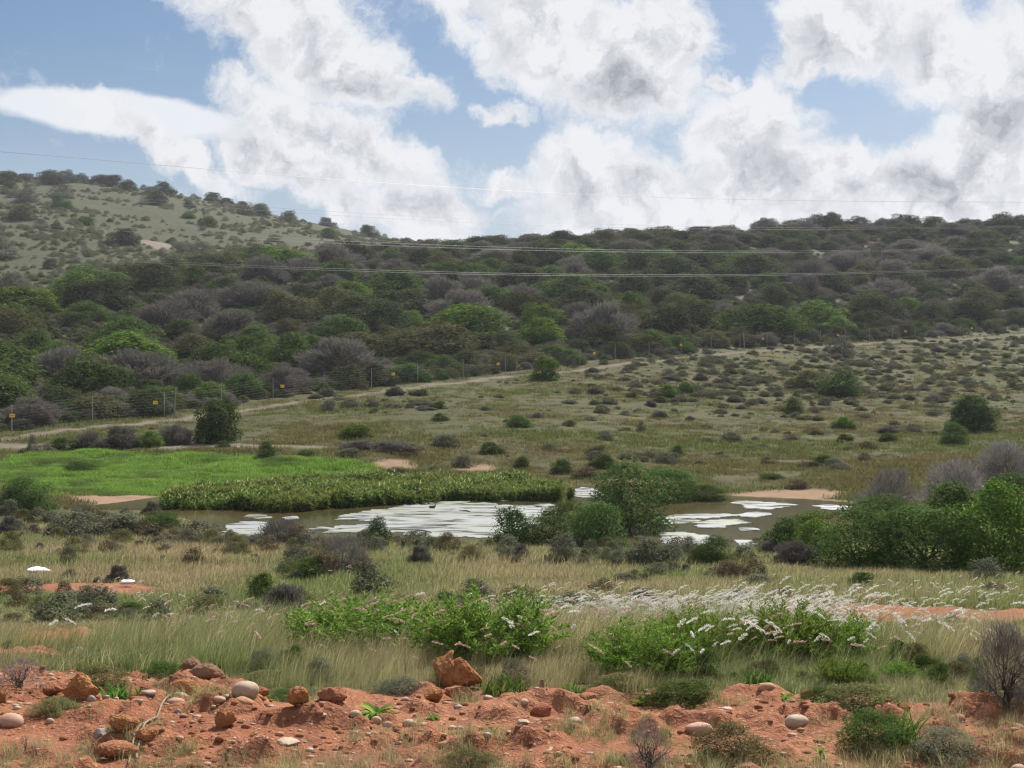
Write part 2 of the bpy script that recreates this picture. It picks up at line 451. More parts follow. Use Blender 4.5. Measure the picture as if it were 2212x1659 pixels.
def masks(x, y, z):
    """ground cover from where a point lies: red soil, mud, lush grass, track, thicket floor"""
    px, py = p_of(x, y, z)
    d = y
    n1 = fbm(x / 1.3, y / 1.3, 4, 3) - .5; n2 = fbm(x / 6, y / 6, 4, 11) - .5; n3 = fbm(x * 3, y * 3, 3, 23) - .5
    lim = 7.5 + 1.0 * sstep(px, 900, 200) + 1.5 * n1 + 0.6 * n3 - .35 * sstep(px, 1650, 1900)
    red = sstep(lim - d, -0.15, 0.15)
    near = (d > 7) & (d < 46)
    pr = ell(px, py, [(1900, 1332, 400, 36), (2230, 1344, 320, 32), (1700, 1322, 220, 20), (120, 1273, 270, 22), (400, 1290, 190, 10), (120, 1382, 230, 24), (330, 1390, 70, 18), (1100, 1292, 330, 9), (60, 1430, 300, 26)], 0)
    red = np.maximum(red, np.where(near, sstep(pr + .9 * n1 + .4 * n3, 0.14, .4), 0) * .95)
    sd = np.full(x.shape, 50.0); sel = (d > 40) & (d < 105); sd[sel] = poly_sdf(x[sel], y[sel], POND)
    mud = sstep(.9 + 3.0 * n2 + 1.2 * n1 - sd, 0, 0.9) * (d > 40)
    mid = (d > 50) & (d < 112)
    pm = ell(px, py, [(240, 1078, 150, 20), (855, 1003, 65, 15), (1680, 1068, 190, 17), (1380, 1040, 160, 13), (1030, 1010, 60, 10)], 0)
    mud = mud * (1 - .85 * np.where((d > 60) & (px < 330) & (py < 1062), 1, 0))
    mud = np.maximum(mud, np.where(mid, sstep(pm + .6 * n2, 0.15, .45), 0))
    lush = np.where((d > 60) & (d < 106), ell(px, py, [(400, 1024, 480, 56), (200, 1026, 340, 62), (250, 1042, 330, 42)], 0), 0)
    lush = sstep(lush + .5 * n2 + .2 * n1, 0.1, .4)
    # the graded strip in front of the fence
    fx = np.interp(d, FENCE[:, 1], FENCE[:, 0]); off = (x - fx) * .75
    tr = sstep(1.45 - abs(off - 2.8 + 1.6 * n2) + 1.6 * n1, 0, 1.2) * .85 * sstep(d, 104, 110) * sstep(290 - d, 0, 15)
    tr = tr * (1 - .4 * sstep(px, 1250, 1600))
    tr = np.maximum(tr, np.where((d > 98) & (d < 112), sstep(ell(px, py, [(330, 964, 560, 13)], 0) + .5 * n2, .1, .5), 0) * .8)
    hill = sstep(-(off - 1.0), 0, 4) * sstep(d, 104, 112)
    scar = np.where((d > 330) & (d < 430), sstep(ell(px, py, [(330, 522, 32, 13), (350, 532, 26, 9)], 0) + .4 * n2, .05, .3), 0)
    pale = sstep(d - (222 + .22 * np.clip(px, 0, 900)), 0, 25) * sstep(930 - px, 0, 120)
    return dict(red=red, mud=mud, lush=lush, track=np.maximum(tr, scar), hill=hill, pale=pale)


FENCE = np.array([(-62, 88), (-40, 112.5), (-31.2, 123), (-22.5, 138), (-12.8, 152), (-1.7, 165), (10.6, 180), (23.2, 194), (37.6, 210), (52.1, 225), (67, 240), (83.4, 255), (100, 271), (130, 300), (310, 480), (800, 960)], float)


def relief(x, y, red, lush=None):
    r = 0.16 * (fbm(x / 3.5, y / 3.5, 3, 41) - .5) * sstep(y, 8, 20)
    n = fbm(x * 1.6, y * 1.6, 5, 51) - .5
    lump = np.maximum(0, fbm(x * 4.5, y * 4.5, 4, 61) - .52)
    r = r + red * sstep(60 - y, 0, 10) * (0.12 * n + 0.30 * lump) * np.clip(0.4 + 6 / np.maximum(y, 3), 0, 1)
    r = r + 0.03 * (fbm(x * 5, y * 5, 2, 71) - .5) * (1 - red) * sstep(60 - y, 0, 5)
    r = r + 1.6 * (fbm(x / 22, y / 22, 4, 81) - .5) * sstep(y, 135, 220) + .35 * (fbm(x / 3, y / 3, 3, 91) - .5) * sstep(y, 88, 115)
    if lush is not None:
        r = r + lush * 1.1 * (fbm(x / 3.0, y / 3.0, 3, 95) - .5)
    return r


def zz(x, y):
    x = np.atleast_1d(np.asarray(x, float)); y = np.atleast_1d(np.asarray(y, float))
    z = z_smooth(x, y); m = masks(x, y, z)
    sd = np.full(x.shape, 50.0); sel = (y > 40) & (y < 105); sd[sel] = poly_sdf(x[sel], y[sel], POND)
    return z + relief(x, y, m['red'], m['lush']) * sstep(sd, 0.0, 4.0)


_MD = np.exp(np.linspace(math.log(4.0), math.log(900.0), 2200))
def hit(px, py, dmin=4.0):
    """first ground point seen through image point(s) (px, py) of the 2212 x 1659 frame"""
    px = np.atleast_1d(np.asarray(px, float)); py = np.atleast_1d(np.asarray(py, float))
    out = np.full((len(px), 3), np.nan)
    for k in range(len(px)):
        u = (px[k] - CX) / F; t = (CY - py[k]) / F
        md = _MD[_MD >= dmin]
        g = z_smooth(u * md, md) - (EYE + md * t)
        w = np.nonzero(g >= 0)[0]
        if len(w) and w[0] > 0:
            i = w[0]; a = g[i - 1] / (g[i - 1] - g[i]); d = md[i - 1] + a * (md[i] - md[i - 1])
            out[k] = (u * d, d, 0)
    ok = ~np.isnan(out[:, 0])
    if ok.any():
        out[ok, 2] = zz(out[ok, 0], out[ok, 1])
    return out


def ground_material():
    m, N, L = new_mat('ground')
    geo = N.new('ShaderNodeNewGeometry'); P = geo.outputs['Position']
    def at(n):
        a = N.new('ShaderNodeAttribute'); a.attribute_name = n; return a.outputs['Fac']
    def noise(scale, det=5, rough=.6):
        n = N.new('ShaderNodeTexNoise'); L.new(P, n.inputs['Vector']); n.inputs['Scale'].default_value = scale; n.inputs['Detail'].default_value = det; n.inputs['Roughness'].default_value = rough
        return n.outputs['Fac']
    def mr(v, lo, hi):
        n = N.new('ShaderNodeMapRange'); L.new(v, n.inputs[0]); n.inputs[1].default_value = lo; n.inputs[2].default_value = hi; return n.outputs[0]
    n_big, n_mid, n_fine, n_grit = noise(.09), noise(.7), noise(7), noise(45, 3)
    grass = nmix(N, L, mr(n_big, .35, .65), (.058, .066, .024), (.09, .085, .034))
    grass = nmix(N, L, mr(n_mid, .42, .66), grass, (.052, .048, .027))
    grass = nmix(N, L, mr(n_fine, .5, .75), grass, (.085, .072, .036))
    hill = nmix(N, L, mr(n_mid, .4, .65), (.082, .078, .048), (.115, .098, .074))
    hill = nmix(N, L, mr(n_big, .45, .65), hill, (.075, .085, .04))
    red = nmix(N, L, mr(n_mid, .35, .65), (.235, .092, .048), (.31, .14, .076))
    red = nmix(N, L, mr(n_fine, .45, .7), red, (.165, .068, .042))
    red = nmix(N, L, mr(n_grit, .58, .72), red, (.44, .26, .17))
    mud = nmix(N, L, mr(n_mid, .35, .65), (.20, .135, .085), (.28, .185, .12))
    lush = nmix(N, L, mr(n_mid, .35, .65), (.08, .15, .028), (.13, .20, .045))
    trk = nmix(N, L, mr(n_mid, .35, .65), (.145, .115, .092), (.20, .16, .13))
    col = nmix(N, L, at('hill'), grass, hill)
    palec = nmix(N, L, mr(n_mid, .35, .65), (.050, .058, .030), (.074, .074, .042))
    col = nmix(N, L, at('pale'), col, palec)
    col = nmix(N, L, at('lush'), col, lush)
    col = nmix(N, L, at('track'), col, trk)
    col = nmix(N, L, at('mud'), col, mud)
    col = nmix(N, L, at('red'), col, red)
    p = N.new('ShaderNodeBsdfPrincipled'); L.new(col, p.inputs['Base Color']); p.inputs['Roughness'].default_value = .95; p.inputs['Specular IOR Level'].default_value = .1
    bs = N.new('ShaderNodeMath'); bs.operation = 'ADD'; L.new(n_fine, bs.inputs[0]); L.new(n_grit, bs.inputs[1])
    bp = N.new('ShaderNodeBump'); bp.inputs['Strength'].default_value = .7; bp.inputs['Distance'].default_value = .03; L.new(bs.outputs[0], bp.inputs['Height']); L.new(bp.outputs[0], p.inputs['Normal'])
    o = N.new('ShaderNodeOutputMaterial'); L.new(p.outputs[0], o.inputs['Surface'])
    return m


def build_ground():
    us = np.concatenate([np.linspace(-1.05, -.44, 50)[:-1], np.linspace(-.44, .44, 520), np.linspace(.44, 1.05, 50)[1:]])
    ds = np.concatenate([np.linspace(-25, 3.2, 24)[:-1], np.exp(np.linspace(math.log(3.2), math.log(11), 330))[:-1], np.exp(np.linspace(math.log(11), math.log(1400), 520))])
    U, D = np.meshgrid(us, ds)
    X = U * np.maximum(D, 0) + U * 14 * sstep(9 - D, 0, 8); Y = D
    sh = X.shape; x = X.ravel(); y = Y.ravel()
    z = z_smooth(x, y); mk = masks(x, y, z)
    sd = np.full(x.shape, 50.0); sel = (y > 40) & (y < 105); sd[sel] = poly_sdf(x[sel], y[sel], POND)
    z = z + relief(x, y, mk['red'], mk['lush']) * sstep(sd, 0.0, 4.0)
    nr, nc = sh
    idx = np.arange(nr * nc).reshape(nr, nc)
    Fc = np.stack([idx[:-1, :-1], idx[:-1, 1:], idx[1:, 1:], idx[1:, :-1]], -1).reshape(-1, 4)
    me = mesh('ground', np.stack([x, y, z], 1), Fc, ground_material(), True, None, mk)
    tag(obj('ground', me), 'grassy valley floor rising to bush covered hills with red soil in front', kind='structure')


build_ground()

# ------------------------------------------------------------------ pond
def build_pond():
    m, N, L = new_mat('pond_water')
    geo = N.new('ShaderNodeNewGeometry')
    mp = N.new('ShaderNodeMapping'); L.new(geo.outputs['Position'], mp.inputs[0]); mp.inputs['Scale'].default_value = (1.2, 3.0, 1)
    n = N.new('ShaderNodeTexNoise'); L.new(mp.outputs[0], n.inputs['Vector']); n.inputs['Scale'].default_value = 2.2; n.inputs['Detail'].default_value = 3
    n2 = N.new('ShaderNodeTexNoise'); L.new(geo.outputs['Position'], n2.inputs['Vector']); n2.inputs['Scale'].default_value = .12
    mr = N.new('ShaderNodeMapRange'); L.new(n2.outputs['Fac'], mr.inputs[0]); mr.inputs[1].default_value = .4; mr.inputs[2].default_value = .6
    col = nmix(N, L, mr.outputs[0], (.050, .050, .018), (.085, .062, .028))
    bp = N.new('ShaderNodeBump'); bp.inputs['Strength'].default_value = .12; bp.inputs['Distance'].default_value = .02; L.new(n.outputs['Fac'], bp.inputs['Height'])
    p = N.new('ShaderNodeBsdfPrincipled'); L.new(col, p.inputs['Base Color']); p.inputs['Roughness'].default_value = .12; p.inputs['IOR'].default_value = 1.33; L.new(bp.outputs[0], p.inputs['Normal'])
    o = N.new('ShaderNodeOutputMaterial'); L.new(p.outputs[0], o.inputs['Surface'])
    # a sheet a little larger than the hollow, cut off by the banks
    c = POND.mean(0); ring = c + (POND - c) * 1.03
    V = np.vstack([[*c, ZP]] + [[x, y, ZP] for x, y in ring]); n_ = len(ring)
    Fc = [(0, 1 + i, 1 + (i + 1) % n_) for i in range(n_)]
    tag(obj('pond', mesh('pond', V, Fc, m)), 'shallow brown green pond with floating white scum', kind='structure')


build_pond()

# ------------------------------------------------------------------ plant builders (unit size: footprint 1 x 1, height 1)
def rand_dir(rng, n, up=0.0):
    v = rng.normal(size=(n, 3)); v[:, 2] += up
    return v / (np.linalg.norm(v, axis=1)[:, None] + 1e-9)


def kites(P, T, Nn, Ls, Ws, tipbend=0.0):
    """flat pointed leaves at P, running along T, facing Nn"""
    n = len(P)
    T = T / (np.linalg.norm(T, axis=1)[:, None] + 1e-9)
    Sd = np.cross(T, Nn); Sd /= np.linalg.norm(Sd, axis=1)[:, None] + 1e-9
    Up = np.cross(Sd, T)
    L_, W_ = Ls[:, None], Ws[:, None]
    a = P; b = P + T * L_ * .45 + Sd * W_ * .5 + Up * L_ * .05; c = P + T * L_ - Up * L_ * tipbend; d = P + T * L_ * .45 - Sd * W_ * .5 + Up * L_ * .05
    V = np.stack([a, b, c, d], 1).reshape(-1, 3)
    return V, np.arange(4 * n).reshape(n, 4)


def crown_points(rng, n, lobes, fill=0.35):
    """points through a crown made of uneven lobes, most of them near the outside"""
    C = np.array([l[:3] for l in lobes]); R = np.array([l[3:6] for l in lobes])
    w = (R ** 2).sum(1); w /= w.sum()
    k = rng.choice(len(lobes), size=int(n * 2.2), p=w)
    dr = rand_dir(rng, len(k), 0.25)
    rad = np.where(rng.random(len(k)) < fill, rng.random(len(k)) ** .5, .80 + .26 * rng.random(len(k)))
    bump = fbm(np.arctan2(dr[:, 1], dr[:, 0]) * 2.2 + k * 3.7, np.arcsin(np.clip(dr[:, 2], -1, 1)) * 2.6, 2, 5)
    rad = rad * (.72 + .62 * bump)
    stray = rng.random(len(k)) < .05
    rad = np.where(stray, rad * rng.uniform(1.05, 1.4, len(k)), rad)
    P = C[k] + dr * R[k] * rad[:, None]
    depth = np.min(np.linalg.norm((P[:, None, :] - C[None]) / R[None], axis=2), axis=1)
    ok = (P[:, 2] > 0.0) & (depth > 0.45 * rng.random(len(k)) + .3)
    P, dr = P[ok][:n], dr[ok][:n]
    return P, dr


def lobes_dome(rng, n=11, flat=1.0, low=0.12, spread=.33, rmin=.13, rmax=.26):
    out = [(0, 0, .38, .34, .34, .36)]
    for i in range(n):
        a = rng.random() * 6.283; r = spread * math.sqrt(rng.random()) * 1.05
        rr = rng.uniform(rmin, rmax)
        top = max(.15, .92 * math.sqrt(max(0.0, 1 - (r / .55) ** 2)) - rr)
        z = rng.uniform(low, max(low + .05, top))
        out.append((r * math.cos(a), r * math.sin(a), z, rr, rr, rr * flat))
    for i in range(7):
        a = i * .9 + rng.random() * .5; rr = rng.uniform(.13, .21); r = .47 - rr
        out.append((r * math.cos(a), r * math.sin(a), rng.uniform(.06, .2), rr, rr, rr * .9))
    for i in range(6):
        a = rng.random() * 6.283; r = .16 * rng.random()
        out.append((r * math.cos(a) * 1.4, r * math.sin(a) * 1.4, rng.uniform(.62, .8), rng.uniform(.1, .18), rng.uniform(.1, .18), rng.uniform(.1, .2) * flat))
    return out


def foliage(name, seed, mat, n=2600, ll=.075, lw=.042, flat=1.0, nl=11, fill=.3, up=.5, spread=.33, low=.12, rmin=.13, rmax=.26):
    rng = np.random.default_rng(seed)
    P, dr = crown_points(rng, n, lobes_dome(rng, nl, flat, low, spread, rmin, rmax), fill)
    k = len(P)
    Nn = dr + .55 * rand_dir(rng, k) + np.array([0, 0, up])
    T = np.cross(Nn, rand_dir(rng, k)) + .25 * dr
    V, Fc = kites(P - T / (np.linalg.norm(T, axis=1)[:, None] + 1e-9) * ll * .4, T, Nn, ll * rng.uniform(.6, 1.35, k), lw * rng.uniform(.6, 1.3, k))
    V[:, 2] = np.maximum(V[:, 2], -.02)
    return mesh(name, V, Fc, mat, False, {'rnd': rng.random(k)})


def twig_cloud(name, seed, mat, n=2800, ll=.16, lw=.010, nl=9, leafy=0, spread=.33, low=.1):
    """a leafless crown: a haze of fine twigs running outwards and up"""
    rng = np.random.default_rng(seed)
    P, dr = crown_points(rng, n, lobes_dome(rng, nl, 1.0, low, spread), .45)
    k = len(P)
    T = P * np.array([1, 1, .8]) + .28 * rand_dir(rng, k) + np.array([0, 0, .05])
    Nn = rand_dir(rng, k)
    L_ = ll * rng.uniform(.5, 1.4, k)
    T /= np.linalg.norm(T, axis=1)[:, None] + 1e-9
    V, Fc = kites(P - T * L_[:, None] * .7, T, Nn, L_, lw * rng.uniform(.6, 1.6, k))
    V[:, 2] = np.maximum(V[:, 2], -.02)
    return mesh(name, V, Fc, mat, False, {'rnd': rng.random(k)})


def stems(name, seed, mat, n=9, r=.016, reach=.34, top=.72, twist=.05, side=1):
    rng = np.random.default_rng(seed); b = B()
    for i in range(n):
        a = i * 6.283 / n + rng.uniform(-.4, .4); q = reach * rng.uniform(.35, 1); h = top * rng.uniform(.7, 1.05) * (1 - .35 * q / reach)
        t = np.linspace(0, 1, 6)
        P = np.stack([q * t ** 1.3 * math.cos(a), q * t ** 1.3 * math.sin(a), -.04 + (h + .04) * t ** .9], 1)
        P[1:] += rng.normal(size=(5, 3)) * twist * .5
        rr = r * rng.uniform(.6, 1.1)
        tube(P, rr * (1 - .8 * t), 4, rng.random(), b)
        for s in range(side * 3):
            j = rng.integers(2, 5); q0 = P[j]; dr = rand_dir(rng, 1, .5)[0]
            tt = np.linspace(0, 1, 4)[:, None]
            Q = q0 + dr * tt * rng.uniform(.12, .26) + rng.normal(size=(4, 3)) * .012 * tt
            tube(Q, rr * .45 * (1 - .8 * tt[:, 0]), 4, rng.random(), b)
    return b.mesh(name, mat)


def shoots(name, seed, mat, n=120, ll=.07, lw=.018, per=34, spread=.5, droop=.1, lean=(0, 0)):
    """a shrub of upright leafy shoots"""
    rng = np.random.default_rng(seed)
    Ps, Ts, Ns = [], [], []
    for i in range(n):
        a = rng.random() * 6.283; q = math.sqrt(rng.random())
        base = np.array([.28 * q * math.cos(a), .28 * q * math.sin(a), 0])
        tip = np.array([spread * q * math.cos(a) + lean[0] * rng.random(), spread * q * math.sin(a) + lean[1], (1 - .40 * q ** 2) * rng.uniform(.45, 1.06)])
        t = np.sort(rng.uniform(.12, 1.0, per))[:, None]
        ax = tip - base
        p = base + ax * t + np.array([0, 0, 1]) * (.12 * np.sin(t * 3.14)) + rng.normal(size=(per, 3)) * .012
        tt = ax / np.linalg.norm(ax) * .9 + rand_dir(rng, per) * .8
        Ps.append(p); Ts.append(tt); Ns.append(rand_dir(rng, per, .8))
    P = np.concatenate(Ps); T = np.concatenate(Ts); Nn = np.concatenate(Ns); k = len(P)
    V, Fc = kites(P, T, Nn, ll * rng.uniform(.6, 1.3, k), lw * rng.uniform(.7, 1.3, k), .12)
    return mesh(name, V, Fc, mat, False, {'rnd': rng.random(k)})


def blades(name, seed, mat, n=36, rad=.12, h=(.3, .6), w=.005, lean=(.0, .0), bend=.35, seg=4, straw=0.0):
    """a tuft of curved grass blades, real metres"""
    rng = np.random.default_rng(seed); b = B()
    for i in range(n):
        a = rng.random() * 6.283; q = rad * math.sqrt(rng.random())
        p0 = np.array([q * math.cos(a), q * math.sin(a), -.02]); hh = rng.uniform(*h)
        a2 = rng.random() * 6.283; bd = bend * hh * rng.uniform(.2, 1.2)
        dx = math.cos(a2) * bd + lean[0] * hh; dy = math.sin(a2) * bd + lean[1] * hh
        t = np.linspace(0, 1, seg + 1)
        C = p0 + np.stack([dx * t ** 2, dy * t ** 2, hh * (t - .25 * t ** 3 * min(1.2, (abs(dx) + abs(dy)) / hh))], 1)
        sdv = np.array([math.cos(a2 + 1.57 + rng.normal() * .6), math.sin(a2 + 1.57), 0])
        ww = w * rng.uniform(.6, 1.3) * (1 - t ** 2 * .95)
        Lf = C - sdv * ww[:, None] / 2; Rt = C + sdv * ww[:, None] / 2
        V = np.concatenate([Lf, Rt]); m_ = seg + 1
        Fc = [(j, j + m_, j + m_ + 1, j + 1) for j in range(seg)]
        b.add(V, Fc, rng.random())
    return b.mesh(name, mat)


def plume_stalk(name, seed, mats, h=.7, lean=.35, size=.085, fat=.024, hair=60, head_only=False):
    """one flowering grass stalk blown to the right with a soft seed plume; two materials: stalk, plume"""
    rng = np.random.default_rng(seed)
    t = np.linspace(0, 1, 7)
    C = np.stack([lean * h * t ** 2.2, .06 * h * t ** 2 * rng.normal(), h * (t - .12 * t ** 3)], 1)
    b = B()
    sv = np.array([.0, 1.0, 0]); sv2 = np.array([1.0, 0, 0])
    for s_ in (sv, sv2):
        ww = .004 * (1 - .5 * t)
        V = np.concatenate([C - s_ * ww[:, None] / 2, C + s_ * ww[:, None] / 2])
        b.add(V, [(j, j + 7, j + 8, j + 1) for j in range(6)], .3)
    nst = sum(len(f) for f in b.F)
    ax = np.array([1.0, rng.normal() * .3, .5 + .4 * rng.normal()]); ax /= np.linalg.norm(ax)
    s = np.sort(rng.random(hair))
    prof = np.sin(np.clip(s * 1.05 + .02, 0, 1) * math.pi) ** .7
    P = C[-1] + ax * (s * size)[:, None] - np.array([0, 0, 1]) * (.25 * size * s ** 2)[:, None] + rand_dir(rng, hair) * (fat * .5 * prof * rng.random(hair) ** .5)[:, None]
    T = ax + rand_dir(rng, hair) * .75
    V, Fc = kites(P, T, rand_dir(rng, hair), fat * rng.uniform(.7, 1.3, hair), fat * .42 * rng.uniform(.6, 1.3, hair))
    b.add(V, Fc, rng.random(hair))
    me = b.mesh(name, mats[0]); me.materials.append(mats[1])
    mi = np.zeros(len(me.polygons), np.int32); mi[nst:] = 1; me.polygons.foreach_set('material_index', mi)
    return me


# colours
M = {}
M['dark'] = leaf_mat('dark_evergreen_leaf', (.048, .064, .030), (.088, .110, .046), (.13, .115, .07), .42)
M['olive'] = leaf_mat('olive_leaf', (.085, .092, .040), (.150, .150, .066), (.17, .15, .09), .35)
M['green'] = leaf_mat('mid_green_leaf', (.052, .090, .026), (.10, .150, .042), (.14, .18, .06), .46)
M['bright'] = leaf_mat('bright_green_leaf', (.07, .135, .024), (.145, .22, .044), (.19, .25, .07), .48)
M['grey'] = leaf_mat('grey_twig', (.135, .122, .112), (.21, .19, .175), (.12, .135, .08), .25)
M['greygreen'] = leaf_mat('grey_green_leaf', (.11, .115, .078), (.19, .19, .14), (.14, .165, .085), .3)
M['brown'] = leaf_mat('brown_dry_leaf', (.10, .07, .05), (.17, .125, .09), (.11, .12, .055), .25)
M['dead'] = leaf_mat('dead_grey_twig', (.17, .15, .142), (.32, .295, .28), None, .12)
M['acacia'] = leaf_mat('feathery_green_leaf', (.055, .10, .030), (.11, .175, .052), (.16, .21, .07), .48)
M['fresh'] = leaf_mat('fresh_green_leaf', (.09, .165, .028), (.19, .28, .055), (.30, .36, .10), .45)
M['bark'] = leaf_mat('bark', (.06, .05, .042), (.13, .112, .095), None, 0.0, .85)

M['lowolive'] = leaf_mat('olive_herb_leaf', (.10, .10, .045), (.18, .17, .075), (.24, .24, .10), .38)
M['drystalk'] = leaf_mat('dry_stalk_twig', (.20, .17, .15), (.34, .29, .26), None, .15)
VAR = {}
def variants(kind, name, fo, count, **kw):
    """n crowns of a kind with their stems, shared by all plants of it"""
    VAR[kind] = []
    for i in range(count):
        s = 100 * len(VAR) + i
        VAR[kind].append((fo(name + '_foliage', 1000 + s, **kw), stems(name + '_stem', 2000 + s, M['bark'], 7 if fo is not twig_cloud else 13)))


variants('dark', 'evergreen', foliage, 5, mat=M['dark'], n=7500, ll=.040, lw=.026)
variants('olive', 'olive', foliage, 4, mat=M['olive'], n=7000, ll=.040, lw=.025)
variants('green', 'green', foliage, 5, mat=M['green'], n=7000, ll=.042, lw=.027)
variants('bright', 'bright', foliage, 4, mat=M['bright'], n=7000, ll=.043, lw=.028)
variants('grey', 'grey', twig_cloud, 4, mat=M['grey'], n=6500, ll=.15, lw=.010)
variants('greygreen', 'greygreen', foliage, 3, mat=M['greygreen'], n=2600, ll=.06, lw=.030, nl=14, rmin=.1, rmax=.2)
variants('brown', 'brown', foliage, 2, mat=M['brown'], n=2200, ll=.06, lw=.028, nl=14, rmin=.1, rmax=.2)
M['treeleaf'] = leaf_mat('tree_leaf', (.05, .085, .03), (.10, .145, .05), (.17, .21, .085), .35)
variants('tree', 'tree', foliage, 2, mat=M['treeleaf'], n=11000, ll=.045, lw=.026, nl=20, low=.15, rmin=.1, rmax=.2)
variants('acacia', 'acacia', foliage, 4, mat=M['acacia'], n=11000, ll=.032, lw=.014, flat=.7, nl=22, fill=.45, rmin=.09, rmax=.2)
variants('thick', 'thicket', foliage, 3, mat=M['bright'], n=9000, ll=.036, lw=.020, nl=18, rmin=.1, rmax=.2)
variants('midgreen', 'midgreen', foliage, 3, mat=M['green'], n=7000, ll=.040, lw=.022, nl=16, rmin=.1, rmax=.2)
variants('deadbush', 'dead', twig_cloud, 3, mat=M['dead'], n=5200, ll=.14, lw=.006, nl=11)
variants('thorn', 'thorn', twig_cloud, 2, mat=M['grey'], n=5000, ll=.11, lw=.006, nl=10)
variants('forb', 'forb', twig_cloud, 2, mat=M['drystalk'], n=1100, ll=.20, lw=.006, nl=9)
variants('shoot', 'shoot', shoots, 4, mat=M['fresh'], n=210, ll=.055, lw=.013, per=58, spread=.60)
variants('lowgreen', 'lowgreen', foliage, 3, mat=M['green'], n=7500, ll=.04, lw=.014, up=.3, nl=16, rmin=.08, rmax=.18)
variants('lowolive', 'lowolive', foliage, 3, mat=M['lowolive'], n=7500, ll=.04, lw=.013, up=.3, nl=16, rmin=.08, rmax=.18)
variants('lowpale', 'lowpale', foliage, 2, mat=M['greygreen'], n=7000, ll=.04, lw=.013, up=.3, nl=16, rmin=.08, rmax=.18)

NVAR = {}
def plant(kind, name, loc, w, h, label, group=None, cat='bush', dy=None):
    v = VAR[kind]; i = NVAR.get(kind, random.randrange(50)); NVAR[kind] = i + 1
    fm, sm = v[i % len(v)]
    e = bpy.data.objects.new(name, None); COL.objects.link(e)
    e.location = loc; e.rotation_euler = (0, 0, random.uniform(0, 6.28))
    k = (dy or w) / w
    e.scale = (w * random.uniform(.94, 1.06), w * random.uniform(.94, 1.06), h)
    e.empty_display_size = .2
    a = obj('foliage', fm, e); b = obj('stem', sm, e)
    tag(e, label, cat, group)
    return e


